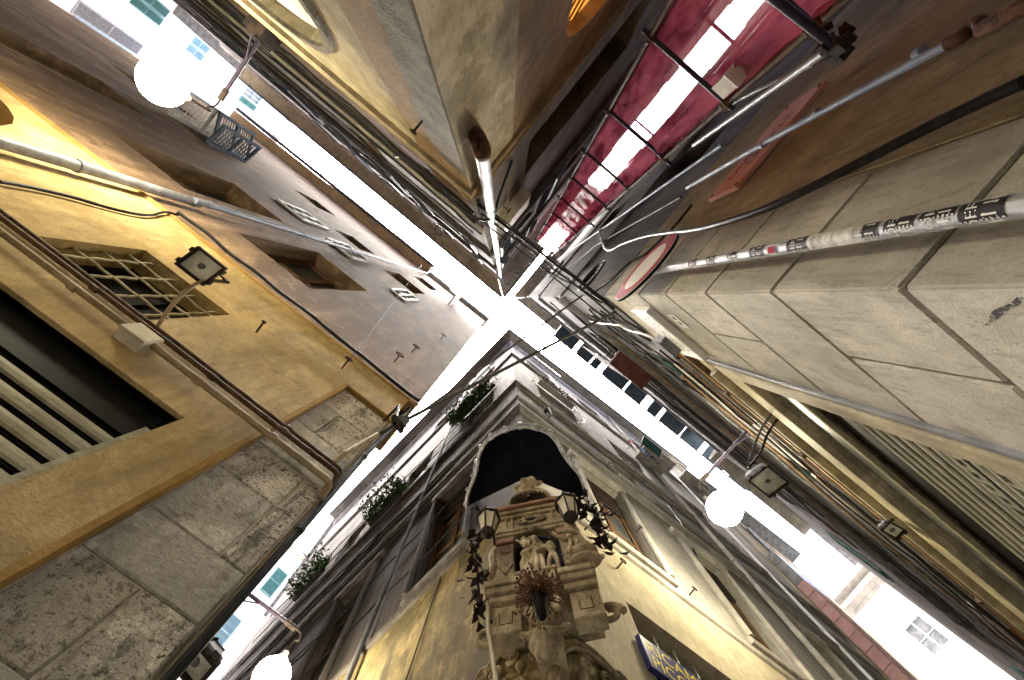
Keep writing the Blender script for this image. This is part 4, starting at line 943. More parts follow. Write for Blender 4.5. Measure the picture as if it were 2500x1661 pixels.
# salmon parking plate on the umber wall
pq = thing('wall_plaque', 'salmon board with black lettering screwed to the umber wall', 'plaque', RA.P(1.2, 3.4))
MB().cbox(RA, .87, 1.75, 3.40, 3.86, .02, .05, .004).build('board', M['plaque'], pq)
for s_, z_ in ((.90, 3.43), (.90, 3.82), (1.72, 3.43), (1.72, 3.82), (1.3, 3.83)): MB().tube([RA.P(s_, z_, .049), RA.P(s_, z_, .055)], .014, 10).build('screw', M['rust'], pq)
def ftext(F, txt, s0, z0, h, n, mt, parent, width=None, bold=0):
    vs_, fs = text_mesh(txt); w_ = max(v[0] for v in vs_) - min(v[0] for v in vs_); x0 = min(v[0] for v in vs_); hh = max(v[1] for v in vs_); k_ = h / hh; kx = k_ if width is None else width / w_
    par_ = list(range(len(vs_)))                 # union-find: one island per capital letter
    def root(i):
        while par_[i] != i: i = par_[i]
        return i
    for f in fs:
        for i in f[1:]: par_[root(i)] = root(f[0])
    isl = {}
    for f in fs: isl.setdefault(root(f[0]), []).append(f)
    for fl2 in isl.values():
        ids = sorted({i for f in fl2 for i in f}); mp = {i: k for k, i in enumerate(ids)}
        MB().add([F.P(s0 + (vs_[i][0] - x0) * kx, z0 + vs_[i][1] * k_, n) for i in ids], [[mp[i] for i in f] for f in fl2]).build('letter', mt, parent)
ftext(RA, 'DISCO', 1.02, 3.66, .10, .0515, M['black'], pq, .34)
ftext(RA, 'CRA POUI', 1.12, 3.52, .10, .0515, M['black'], pq, .42)
# vertical pipes on the umber wall
pipe([RA.P(1.21, 2.05, .05), RA.P(1.24, 3.4, .075), RA.P(1.28, 5.0, .07)], .020, M['bluepipe'], 'gas_pipe', 'slim grey-blue pipe crossing the salmon plaque, with elbow at its foot', 'pipe', [(RA.P(1.235, z, .07), UP) for z in (2.2, 2.9, 3.5)])
p0 = RA.P(1.21, 2.06, .05)
pipe(smooth_pts([p0, RA.P(1.21, 1.98, .05), RA.P(1.24, 1.95, .06), RA.P(1.18, 1.88, .06), RA.P(1.16, 1.90, .05), RA.P(1.17, G0 + .1, .04)], 2), .026, M['rust'], 'gas_pipe', 'rusty elbowed pipe below the grey-blue one on the umber wall', 'pipe')
p = [RA.px(q[0], q[1], .05) for q in ((2500, 200), (2360, 262), (2120, 388), (1900, 497), (1800, 535), (1700, 562), (1640, 567))]
p += [RA.px(q[0], q[1], .05) for q in ((1580, 575), (1520, 595), (1492, 612), (1478, 610), (1468, 590), (1463, 560))]
pipe(wob(smooth_pts(p, 2), .004, .05), .019, M['cable'], 'cable', 'thick black cable sweeping across the umber wall and stone blocks', 'cable')
p = [RA.px(q[0], q[1], .03) for q in ((1690, 500), (1640, 560), (1575, 620), (1540, 640), (1500, 680), (1470, 700), (1440, 722))]
pipe(wob(p, .012, .08, 4), .012, M['cable'], 'cable', 'dark knotted cable climbing past the round sign towards the coil', 'cable')
cl = thing('cable_coil', 'coil of slack black cable hanging on the weathered wall behind the round sign', 'cable coil', RA.px(1440, 690, .05))
for i in range(4):
    o_ = RA.px(1438 + i * 4, 688 - i * 3, .05); r_ = .15 + .03 * i
    MB().tube([o_ + RA.D() * r_ * math.cos(a) + UP * r_ * 1.6 * math.sin(a) + RA.N() * .015 * i for a in [k * math.pi / 12 for k in range(25)]], .010, 6).build('loop', M['cable'], cl)
for i, (s_, z_, lab) in enumerate(((.7, 6.0, 'lower'), (1.6, 5.9, 'upper'))):
    pass
pipe([RA.P(1.9, 5.2, .05), RA.P(1.9, 21.5, .05)], .022, M['bluepipe'], 'drainpipe', 'thin blue-grey pipe on the dark wall right of the scaffolding', 'pipe', [(RA.P(1.9, z, .05), UP) for z in (6, 8, 11, 15)])
pipe([RA.P(1.25, 5.2, .03), RA.P(1.25, 10, .03), RA.P(.8, 12, .03)], .014, M['cable'], 'cable', 'black cable rising up the weathered wall beyond the plaque', 'cable')

# ------------------------------------------------------------------ scaffolding with red nets in the upper-right alley
sf = thing('scaffold', 'steel tube scaffold standing in the upper-right alley', 'scaffold', AL.P(2.6, G0))
lev = [3.4, 4.7, 6.5, 8.3, 10.0, 12.0, 14.0, 16.2, 18.4, 20.6]
S0, HW = 2.6, .43
for n_ in (-HW - .02, HW + .02):
    for s_ in (S0, 5.0, 7.4): MB().tube([AL.P(s_, G0, n_), AL.P(s_, 21.5, n_)], .024, 8).build('standard', M['conduit_brown'], sf)
    for z in lev: MB().tube([AL.P(S0 - .04, z + .06, n_ * .97), AL.P(7.5, z + .06, n_ * .97)], .022, 8).build('ledger', M['conduit_brown'], sf)
for i, z in enumerate(lev):
    MB().tube([AL.P(S0, z, -.49 - .05 * (i % 2)), AL.P(S0, z, .47 + .06 * (i % 3))], .024, 8).build('transom', M['iron_purple'], sf)
    if i % 2 == 0: MB().tube([AL.P(4.2, z + .02, -.6), AL.P(4.2, z + .02, .6)], .022, 8).build('transom', M['maroon'], sf)
    for n_ in (-HW - .02, HW + .02):
        MB().obox(AL.P(S0, z + .02, n_), AL.D() * .035, AL.N() * .04, UP * .045).build('coupler', M['rust'], sf)
# near tube with its couplers and the loose standard against the umber wall
big = thing('scaffold_tube', 'dark scaffold tube with clustered couplers reaching out to the umber wall', 'scaffold tube', at(2040, 125, 3.1))
a_, b_ = at(1876, -14, 3.1), at(2062, 132, 3.1)
MB().tube([a_, b_], .030, 12).build('tube', M['iron_purple'], big)
for t, up in ((.82, .05), (.90, -.04), (.98, .03)):
    q = a_.lerp(b_, t); MB().obox(q + UP * up, (b_ - a_).normalized() * .035, RA.D() * .05, UP * .05).tube([q - UP * .06, q + UP * .09], .012, 6).build('coupler', M['iron'], big)
for i in range(9):
    q = at(2000 + 30 * (i % 3), 60 + 22 * (i // 3), 3.15); MB().tube([q, q + V((rr.uniform(-.06, .06), rr.uniform(-.06, .06), rr.uniform(-.05, .1)))], rr.uniform(.012, .024), 8).build('bolt', M['rust'], big)
pipe([at(2010, 130, 3.1), RA.px(1693, 355, .25)], .022, M['galv'], 'scaffold_tube', 'scuffed bare scaffold tube slanting up beside the salmon plaque', 'scaffold tube')
pipe([at(1985, 155, 3.3), RA.px(1760, 265, .3)], .020, M['zinc'], 'scaffold_tube', 'short pale scaffold tube just inside the red net', 'scaffold tube')
ab = thing('alarm_box', 'pale metal alarm box hanging beside the red net', 'box', at(1800, 190, 4.2))
c_ = at(1800, 175, 4.4); MB().obox(c_, AL.D() * .17, AL.N() * .07, UP * .13).build('case', M['box'], ab); MB().obox(c_ - UP * .14, AL.D() * .18, AL.N() * .08, UP * .008).build('lid', M['sign_white'], ab)
def net(n_, s0, s1, z0, z1, label, top, hole=None):
    ks, kz = 46, 70; mb = MB(); vs_ = []; fs = []
    for i in range(ks + 1):
        for j in range(kz + 1):
            s_ = s0 + (s1 - s0) * (i / ks) ** 1.6; zmax = z1 + top(s_); z = z0 + (zmax - z0) * j / kz
            w_ = noise.noise(V((s_ * 1.7, z * 1.3, n_ * 7))) * .09 + noise.noise(V((s_ * 5, z * 3.7, n_ * 7))) * .035 + math.sin(z * 3.5) * .012
            edge = .05 * noise.noise(V((0, z * 4, n_))) if i == 0 else 0
            vs_.append(AL.P(s_ + edge, z, n_ + w_))
    for i in range(ks):
        for j in range(kz): a = i * (kz + 1) + j; fs.append([a, a + kz + 1, a + kz + 2, a + 1])
    mb.add(vs_, fs, True)
    return mb.build('debris_net', M['net'], None, origin=AL.P(s0, z0, n_), label=label, cat='net', group='red nets on the scaffold')
net(-HW, S0 + .02, 6, G0 + 2.2, 20.4, 'red debris net on the left side of the scaffold, towards the tan house', lambda s: .5 * math.sin(s * 1.9))
net(HW, S0 + .02, 6, G0 + 2.6, 20.2, 'red debris net on the right side of the scaffold, towards the umber wall', lambda s: .6 * math.sin(s * 2.3 + 1))
# front sheets: a thin one hung down the near face, a dense one across the middle lifts
def front(s0, z0, z1, hw, mt, label, seed, kx=22, kz=150):
    mb = MB(); vs_ = []; fs = []
    for i in range(kx + 1):
        for j in range(kz + 1):
            z = z0 + (z1 - z0) * j / kz; t = i / kx * 2 - 1
            ph = min((abs(z - q) for q in lev)); bow = min(ph, .9) * .10
            e = 1 + (.05 * noise.noise(V((seed, z * 3, t))) if abs(t) > .9 else 0) - .04 * math.sin(min(ph, 1) * 3.1) * abs(t)
            w_ = noise.noise(V((t * 2.2, z * 1.9, seed))) * .10 + noise.noise(V((t * 7, z * 6, seed))) * .05
            vs_.append(AL.P(s0 - bow * .5 + w_, z, t * hw * e))
    for i in range(kx):
        for j in range(kz): a = i * (kz + 1) + j; fs.append([a, a + kz + 1, a + kz + 2, a + 1])
    mb.add(vs_, fs, True)
    return mb.build('debris_net', mt, None, origin=AL.P(s0, z0, 0), label=label, cat='net', group='red nets on the scaffold')
front(S0 + .05, 2.0, 20.6, HW, M['net'], 'thin red debris net hanging down the near face of the scaffold', 3)
front(S0 + .30, 10.4, 16.6, HW * .97, M['net_dense'], 'denser red debris net across the middle lifts of the scaffold', 8, 16, 60)
# loose scaffold planks lying over the top lifts, which break up the strip of sky
rg = random.Random(31)
for i in range(22):
    sd_ = -1 if i % 2 else 1; z = rg.choice(lev[6:]) + .07; s_ = S0 + .15 + .42 * (i // 2) * .5 + rg.uniform(0, .2); n0 = sd_ * (HW - .02); n1 = sd_ * (HW - rg.uniform(.06, .16))
    MB().fbox(AL, s_, s_ + rg.uniform(.3, .9), z, z + .035, min(n0, n1), max(n0, n1)).build('plank', M['wood'], sf)
# sprayed smear on the nearest stone block: a stain of its own shape
sm_ = MB(); K_ = 20
for i in range(K_):
    for j in range(6):
        def q_(a, b):
            t = a / K_; w_ = .012 + .020 * math.sin(math.pi * min(1, t * 1.15)); return RB.P(.03 + .10 * t + .004 * math.sin(t * 9), 1.00 + .15 * t, .0035) + UP * (b / 6 - .5) * w_
        sm_.quad(q_(i, j), q_(i + 1, j), q_(i + 1, j + 1), q_(i, j + 1))
sm_.build('paint_smear', M['smear'], hr)
# ------------------------------------------------------------------ house at the bottom that carries the shrine (SR along the lower-right alley, SL along the lower-left)
hs = thing('corner_house', 'tall pale grey house at the bottom with stepped cornices, carrying the corner shrine', 'building', SR.P(0, G0))
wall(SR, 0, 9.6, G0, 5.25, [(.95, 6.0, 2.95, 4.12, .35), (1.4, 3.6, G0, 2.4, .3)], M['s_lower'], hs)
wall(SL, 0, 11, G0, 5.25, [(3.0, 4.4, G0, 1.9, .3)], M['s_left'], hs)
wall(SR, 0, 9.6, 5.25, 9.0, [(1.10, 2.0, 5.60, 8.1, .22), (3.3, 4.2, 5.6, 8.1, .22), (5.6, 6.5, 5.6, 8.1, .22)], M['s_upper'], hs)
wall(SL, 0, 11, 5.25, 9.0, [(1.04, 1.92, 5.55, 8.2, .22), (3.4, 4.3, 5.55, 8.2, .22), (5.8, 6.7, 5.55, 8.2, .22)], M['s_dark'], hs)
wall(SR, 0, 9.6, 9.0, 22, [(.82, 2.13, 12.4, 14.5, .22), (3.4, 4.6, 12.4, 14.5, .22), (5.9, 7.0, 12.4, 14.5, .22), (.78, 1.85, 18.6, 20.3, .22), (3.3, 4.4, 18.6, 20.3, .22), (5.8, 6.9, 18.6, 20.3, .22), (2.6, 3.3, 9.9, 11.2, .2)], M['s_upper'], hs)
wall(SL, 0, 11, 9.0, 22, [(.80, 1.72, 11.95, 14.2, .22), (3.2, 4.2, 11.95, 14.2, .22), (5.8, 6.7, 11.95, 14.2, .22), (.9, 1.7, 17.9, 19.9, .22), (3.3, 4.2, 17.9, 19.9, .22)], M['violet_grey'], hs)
for F_, L_ in ((SR, ((1.10, 2.0, 5.60, 8.1, 'wood', 'glass_grey'), (3.3, 4.2, 5.6, 8.1, 'wood', 'glass'), (5.6, 6.5, 5.6, 8.1, 'wood', 'glass'), (.82, 2.13, 12.4, 14.5, 'sign_white', 'glass_grey'), (3.4, 4.6, 12.4, 14.5, 'sign_white', 'glass_grey'), (5.9, 7, 12.4, 14.5, 'sign_white', 'glass_grey'), (.78, 1.85, 18.6, 20.3, 'sign_white', 'glass_grey'), (3.3, 4.4, 18.6, 20.3, 'sign_white', 'glass_grey'), (5.8, 6.9, 18.6, 20.3, 'sign_white', 'glass_grey'), (2.6, 3.3, 9.9, 11.2, 'wood', 'glass'))),
               (SL, ((1.04, 1.92, 5.55, 8.2, 'wood', 'glass'), (3.4, 4.3, 5.55, 8.2, 'dark_wood', 'glass'), (5.8, 6.7, 5.55, 8.2, 'dark_wood', 'glass'), (.80, 1.72, 11.95, 14.2, 'sign_white', 'glass'), (3.2, 4.2, 11.95, 14.2, 'sign_white', 'glass'), (5.8, 6.7, 11.95, 14.2, 'sign_white', 'glass'), (.9, 1.7, 17.9, 19.9, 'sign_white', 'glass'), (3.3, 4.2, 17.9, 19.9, 'sign_white', 'glass')))):
    for s0, s1, z0, z1, fm, gm in L_:
        w = window(F_, s0 + .01, s1 - .01, z0 + .01, z1 - .01, -.12, hs, M[fm], M[gm], 2, 3, .06, .04, .05)
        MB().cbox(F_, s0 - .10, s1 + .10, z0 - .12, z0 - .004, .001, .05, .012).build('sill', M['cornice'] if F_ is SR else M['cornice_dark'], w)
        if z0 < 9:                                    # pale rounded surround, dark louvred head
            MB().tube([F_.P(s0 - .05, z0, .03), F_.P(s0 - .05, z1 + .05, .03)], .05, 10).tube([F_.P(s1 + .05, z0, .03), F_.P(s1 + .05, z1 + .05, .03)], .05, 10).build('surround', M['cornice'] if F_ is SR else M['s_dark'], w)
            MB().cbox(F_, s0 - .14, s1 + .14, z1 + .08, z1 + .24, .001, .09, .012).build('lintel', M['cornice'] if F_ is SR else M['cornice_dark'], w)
            louvre(F_.P(s0 + .04, z1 - .75, -.10), F_.D() * (s1 - s0 - .08), UP * .7, .03, 8, M['dark_wood'], hs, 'louvre')
# cornices wrap the corner (mitred)
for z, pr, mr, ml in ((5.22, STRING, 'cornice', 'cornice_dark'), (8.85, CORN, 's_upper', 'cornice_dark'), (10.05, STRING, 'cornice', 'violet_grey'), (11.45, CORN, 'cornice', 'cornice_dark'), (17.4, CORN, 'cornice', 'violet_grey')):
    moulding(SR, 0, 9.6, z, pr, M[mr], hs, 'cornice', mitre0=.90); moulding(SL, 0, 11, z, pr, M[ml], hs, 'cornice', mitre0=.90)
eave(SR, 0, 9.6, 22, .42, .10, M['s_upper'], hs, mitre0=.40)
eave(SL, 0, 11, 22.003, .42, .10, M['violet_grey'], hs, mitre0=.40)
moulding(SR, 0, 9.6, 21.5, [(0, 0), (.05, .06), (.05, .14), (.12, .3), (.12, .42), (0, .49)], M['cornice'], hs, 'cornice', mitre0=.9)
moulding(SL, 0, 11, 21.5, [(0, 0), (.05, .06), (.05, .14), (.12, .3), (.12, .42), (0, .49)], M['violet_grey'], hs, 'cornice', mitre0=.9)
MB().tube([SR.P(-.4, 22.07, .45), SR.P(9.6, 22.07, .45)], .05, 8).build('gutter', M['gutter'], hs)
MB().tube([SL.P(-.4, 22.07, .45), SL.P(11, 22.07, .45)], .05, 8).build('gutter', M['gutter'], hs)
MB().slab([SR.P(-.2, 0, .2).xy, SR.P(9.6, 0, .2).xy, (SR.P(9.6, 0, 0) - SL.N() * 9).xy, (SL.P(11, 0, 0) - SR.N() * 9).xy, SL.P(11, 0, .2).xy], 22.4, 22.5).build('roof', M['roof'], hs)
# shop opening with bars and its navy signboard
MB().fbox(SR, .96, 5.99, 2.96, 4.11, -.5, -.34).build('dark_opening', M['dark'], hs)
gb = thing('window_grille', 'row of upright pale bars in the dark shop opening above the navy sign', 'window grille', SR.P(1, 2.95))
for i in range(22): MB().tube([SR.P(1.10 + i * .22, 2.96, -.10), SR.P(1.10 + i * .22, 4.10, -.10)], .009, 6).build('bar', M['sign_white'], gb)
sb = thing('shop_sign', 'navy signboard with yellow capitals under the dark barred opening', 'sign', SR.P(1.1, 3.0))
MB().cbox(SR, .85, 5.0, 3.22, 3.56, .015, .055, .006).build('board', M['navy'], sb)
ftext(SR, 'RICAMBI E RIPARAZIONI', .90, 3.405, .115, .0565, M['yellow'], sb, 1.75)
ftext(SR, 'PICCOLI ELETTRODOMESTICI', .90, 3.255, .115, .0565, M['yellow'], sb, 2.0)
MB().cbox(SR, .62, 1.02, 2.70, 2.82, -.005, .07, .01).cbox(SR, 1.0205, 5.6, 2.86, 2.97, -.005, .06, .01).build('shop_ledge', M['cornice_dark'], hs)
MB().fbox(SR, .62, 1.0, 2.0, 2.69, .001, .012).build('white_patch', M['white_wall'], hs)
# iron railing and flower ledge on the right face, plants on the left face
def railing(F, s0, s1, z0, z1, n, label, mt, nb):
    t = thing('window_railing', label, 'railing', F.P(s0, z0, n))
    for i in range(nb):
        s_ = s0 + (s1 - s0) * i / (nb - 1); MB().tube([F.P(s_, z0, n), F.P(s_, z1, n)], .010, 5).build('baluster', mt, t)
        if i < nb - 1:
            s2 = s0 + (s1 - s0) * (i + .5) / (nb - 1); MB().tube([F.P(s2 + .06 * math.cos(a), (z0 + z1) / 2 + (z1 - z0) * .4 * math.sin(a), n) for a in [k * math.pi / 6 for k in range(13)]], .008, 5).build('scroll', mt, t)
    for z in (z0, z1): MB().tube([F.P(s0, z, .0), F.P(s0, z, n), F.P(s1, z, n), F.P(s1, z, .0)], .012, 6).build('rail', mt, t)
    return t
railing(SR, .72, 2.0, 18.6, 19.4, .36, 'wrought-iron window railing just under the eaves of the pale house', M['sign_white'], 9)
railing(SR, .75, 2.2, 14.62, 15.2, .18, 'window railing with faded flowers over the double window of the pale house', M['cornice'], 9)
railing(SL, .85, 1.8, 17.9, 18.7, .30, 'white window railing high on the sooty side of the pale house', M['sign_white'], 8)
fl = thing('flower_box', 'box of faded pink flowers on the ledge above the double window', 'flower box', SR.P(.9, 14.6, .15))
MB().cbox(SR, .85, 2.1, 14.62, 14.78, .03, .2, .01).build('box', M['cornice'], fl)
leaves(lambda: SR.P(random.uniform(.9, 2.05), random.uniform(14.76, 15.1), random.uniform(.05, .3)), 260, .045, M['dry'], fl)
pb = thing('plant_box', 'long window box overflowing with green ivy on the sooty side wall', 'plant', SL.P(1.3, 14.1, .2))
MB().cbox(SL, .7, 2.2, 14.25, 14.40, .02, .12, .01).build('box', M['dark_wood'], pb)
leaves(lambda: SL.P(.7 + random.random() ** .8 * 1.6, 14.25 + random.gauss(0, .22) - .25 * random.random(), .08 + abs(random.gauss(0, .20))), 1500, .055, M['leaf'], pb)
leaves(lambda: SL.P(.8 + random.random() * 1.5, 14.2 + random.gauss(0, .2), .20 + abs(random.gauss(0, .10))), 500, .05, M['leaf_dark'], pb)
for (s_, z_, lab, n_) in ((4.2, 12.2, 'upper'), (6.2, 11.0, 'lower')) if False else ((4.4, 12.2, 'upper leafy window box farther along the lower-left alley', 700), (7.4, 12.6, 'lower leafy window box near the end of the lower-left alley', 600)):
    p2 = thing('plant_box', lab, 'plant', SL.P(s_, z_, .2)); MB().cbox(SL, s_ - .5, s_ + .6, z_ - .12, z_, .02, .12, .01).build('box', M['dark_wood'], p2)
    leaves(lambda: SL.P(s_ + random.uniform(-.6, .7), z_ + abs(random.gauss(0, .3)), .05 + abs(random.gauss(0, .22))), n_ + 400, .06, M['leaf'], p2)
cu = thing('window_awning', 'rolled maroon awning over the upper window of the sooty side', 'awning', SL.P(1.2, 16.2, .1))
MB().tube([SL.P(.8, 16.3, .14), SL.P(1.9, 16.3, .14)], .08, 10).build('roll', M['cloth_red'], cu); MB().tube([SL.P(.7, 16.2, 0), SL.P(.7, 16.3, .45)], .012, 5).tube([SL.P(2.0, 16.2, 0), SL.P(2.0, 16.3, .45)], .012, 5).build('arm', M['iron'], cu)
for s_, z_, lab in ((.7, 15.4, 'upper'), (1.05, 11.9, 'lower')):
    pipe([SL.P(s_, z_, 0), SL.P(s_ - .05, z_ + .1, .42)], .012, M['iron'], 'iron_rod', lab + ' black iron rod sticking out of the sooty wall by the corner', 'rod')
hook(SR, 1.02, 4.72, 'iron eye on the cream wall right of the shrine', .035)
for px, py, lab in ((1330, 1030, 'short dark lamp stub hanging under the cornice of the pale house'),):
    s_, z_ = SR.sz(px, py - 25); t = thing('lamp_stub', lab, 'lamp', SR.P(s_, z_)); MB().tube([SR.P(s_, z_, 0), SR.P(s_, z_ - .05, .12)], .05, 10).build('base', M['iron'], t); MB().tube([SR.P(s_, z_ - .05, .12), SR.P(s_ + .02, z_ - .7, .13)], .03, 8, r2=.012).build('stem', M['gutter'], t)
for i, (px, py) in enumerate(((1297, 935), (1335, 1026), (1480, 1140), (1505, 1258), (1683, 1453), (1553, 1300))):
    s_, z_ = SR.sz(px, py); hook(SR, s_, z_, ['topmost', 'second highest', 'third highest', 'fourth highest', 'lowest', 'second lowest'][i] + ' small dark bolt dotted on the pale house front', .03)
pipe(smooth_pts([SR.px(1340, 915, .1), SR.px(1375, 960, .1), SR.px(1410, 1005, .1), SR.px(1430, 1030, .08), SR.px(1420, 1035, .06), SR.px(1408, 1030, .04)], 2), .012, M['sign_white'], 'cable', 'thin white cable dangling down the pale house front', 'cable')
for (px0, py0, px1, py1, mm, rad, lab) in ((1506, 1175, 1590, 1368, 'cornice', .0, ''),):
    pass
pipe(wob([SR.px(1630, 1235, .03), SR.px(1660, 1275, .04), SR.px(1690, 1330, .04), SR.px(1720, 1400, .04)], .03, .2), .013, M['cable_grey'], 'cable', 'grey cable running down the pale house front left of the globe lamp', 'cable')
pipe([SR.P(5.3, G0, .08), SR.P(5.3, 21.9, .08)], .05, M['cornice'], 'drainpipe', 'pale cream drainpipe on the house front below the right-hand globe lamp', 'drainpipe', [(SR.P(5.3, z, .08), UP) for z in (3, 6.4, 9.6, 13, 17)])
pipe([SR.P(7.6, G0, .07), SR.P(7.6, 21.9, .07)], .035, M['sign_white'], 'drainpipe', 'thin white drainpipe farther along the pale house front', 'drainpipe', [(SR.P(7.6, z, .07), UP) for z in (3, 6.4, 9.6, 13, 17)])
pipe([SL.P(2.55, G0, .07), SL.P(2.55, 21.9, .07)], .03, M['gutter'], 'drainpipe', 'dark drainpipe on the stained side wall left of the shrine', 'drainpipe', [(SL.P(2.55, z, .07), UP) for z in (3, 6.4, 9.6, 13)])
for i, (s_, z_) in enumerate(((3.2, 9.6), (4.6, 7.2), (5.2, 10.2))):
    pipe(wob([SL.P(s_ - 1.2, z_, .05), SL.P(s_ + 4, z_ + .1, .05)], .03, .3, i), .014, M['cable'], 'cable', ('middle', 'lowest', 'highest')[i] + ' black cable strung along the sooty side wall of the lower-left alley', 'cable')
pipe([SL.P(1.35, 5.2, .01), SL.P(1.75, 2.0, .02), SL.P(1.8, G0, .02)], .006, M['cable'], 'cable', 'thin dark cable down the stained yellow wall left of the shrine', 'cable')

# neighbour beyond on the S side of the lower-right alley, with the pink tiled flue
hn = thing('alley_house', 'pale house with balconies and a pink-tiled flue at the left side of the lower-right alley', 'building', SR.P(9.7, G0))
wall(SR, 9.6, 15.0, G0, 20.5, [(11.3, 12.0, 6, 8.2, .2), (11.3, 12.0, 10.5, 12.6, .2), (11.3, 12.0, 15, 17, .2)], M['beige'], hn, n=.03)
for s0, z0 in ((11.3, 6), (11.3, 10.5), (11.3, 15)):
    window(SR, s0 + .01, s0 + .69, z0 + .01, z0 + 1.99, -.06, hn, M['green_shutter'], M['glass'], 2, 2, .05, .03, .05)
for k in range(26):
    z0 = 1.0 + k * .55; mm = 'pinktile' if k < 23 else 'glass_grey'
    MB().cbox(SR, 10.02, 10.55, z0 + .012, z0 + .538, .03, .30, .008).build('tile', M[mm], hn); MB().cbox(SR, 10.565, 11.2, z0 + .012, z0 + .538, .03, .30, .008).build('tile', M[mm], hn)
MB().fbox(SR, 10.03, 11.19, 1.0, 15.3, .0, .285).build('flue_core', M['mortar'], hn)
eave(SR, 9.6, 15.0, 20.5, .55, .12, M['gutter'], hn, mitre0=0)
for s_, mm, lab in ((11.5, 'bluepipe', 'blue-green pipe beside the pink-tiled flue'), (11.75, 'terracotta', 'orange-brown pipe beside the pink-tiled flue')):
    pipe([SR.P(s_, G0, .12), SR.P(s_, 19, .12)], .06, M[mm], 'drainpipe', lab, 'drainpipe')
# washing line and small balconies beyond the pale house
for (s0, z0, w_, mm, lab) in ((6.2, 18.3, 1.1, 'white', 'upper small white balcony on the pale house front'), (4.7, 15.2, 1.0, 'green_dark', 'little balcony with a raised green shutter on the pale house front'), (8.2, 19.2, 1.2, 'cornice', 'narrow balcony tucked under the eaves of the pale house')):
    b = thing('balcony', lab, 'balcony', SR.P(s0, z0)); MB().cbox(SR, s0, s0 + w_, z0, z0 + .10, .001, .45, .01).build('floor', M['cornice'], b)
    for i in range(8): MB().tube([SR.P(s0 + .03 + i * (w_ - .06) / 7, z0 + .1, .43), SR.P(s0 + .03 + i * (w_ - .06) / 7, z0 + .95, .43)], .009, 5).build('baluster', M['iron'], b)
    MB().tube([SR.P(s0 + .02, z0 + .95, 0), SR.P(s0 + .02, z0 + .95, .43), SR.P(s0 + w_ - .02, z0 + .95, .43), SR.P(s0 + w_ - .02, z0 + .95, 0)], .012, 6).build('rail', M['iron'], b)
    if mm == 'green_dark': louvre(SR.P(s0 + .05, z0 + .3, .28), SR.D() * .75, UP * .38 + SR.N() * .36, .03, 8, M['green_shutter'], b, 'shutter')
wl = thing('washing_line', 'washing line with red and blue clothes in front of the pale house', 'laundry', SR.P(3.95, 15.0, .3))
MB().tube(sag(SR.P(3.8, 15.0, .38), SR.P(5.2, 15.0, .38), .05), .005, 5).build('line', M['cable'], wl)
for i, (s_, mm, w_, h_) in enumerate(((3.9, 'cloth_red', .45, .5), (4.38, 'cloth_blue', .3, .6), (4.72, 'navy', .38, .5))):
    mb = MB(); vs_ = []; 
    for a in range(7):
        for b in range(7): vs_.append(SR.P(s_ + w_ * a / 6, 14.97 - h_ * b / 6, .35 + .04 * math.sin(a * 1.7 + b * .5)))
    mb.add(vs_, [[a * 7 + b, a * 7 + b + 1, a * 7 + b + 8, a * 7 + b + 7] for a in range(6) for b in range(6)], True); mb.build('garment', M[mm], wl)

# ------------------------------------------------------------------ facades closing the two lower alleys
fr_ = thing('far_house', 'overexposed pale house closing the lower-right alley', 'building', ER.P(0, G0))
wall(ER, -6, 8, G0, 21.3, [(-.1, .7, 12.9, 14.2, .15), (-.4, .5, 17.0, 18.6, .2)], M['white_wall'], fr_)
window(ER, -.09, .69, 12.91, 14.19, -.04, fr_, M['blue_shutter'], M['green_shutter'], 2, 1, .06, .03, .05, sill=.12)
window(ER, -.39, .49, 17.01, 18.59, -.06, fr_, M['white'], M['glass_grey'], 2, 2, .06, .03, .05, sill=.15)
moulding(ER, -6, 8, 15.6, CORN, M['white'], fr_, 'cornice'); moulding(ER, -6, 8, 20.4, [(0, 0), (.10, .06), (.10, .14), (.3, .3), (.3, .45), (0, .5)], M['cornice'], fr_, 'cornice')
MB().fbox(ER, -6.1, 8.1, 21.3, 21.6, -.5, .4).build('eave', M['cornice'], fr_)
fl_ = thing('far_house', 'overexposed white house with pale green shutters closing the lower-left alley', 'building', EL.P(0, G0))
wall(EL, -5, 8, G0, 27, [(.80, 1.42, 19.3, 21.3, .15), (1.05, 1.75, 23.4, 25.4, .15)], M['white_wall'], fl_)
for s0, w_, z0, mm in ((.80, .62, 19.3, 'blue_shutter'), (1.05, .70, 23.4, 'green_shutter')):
    louvre(EL.P(s0, z0, .05), EL.D() * w_, UP * 2.0, .04, 18, M[mm], fl_)
MB().fbox(EL, -5.1, 8.1, 27, 27.25, -.5, .3).build('eave', M['cornice'], fl_)
# ------------------------------------------------------------------ corner shrine
sr = thing('corner_shrine', 'baroque marble wayside shrine with niche and carved base on the house corner', 'shrine', SH.P(0, 2.0))
MA = M['marble']
def sbox(x0, x1, z0, z1, n0, n1, mt=MA, name='block', ch=.006): return MB().cbox(SH, x0, x1, z0, z1, n0, n1, ch).build(name, mt, sr)
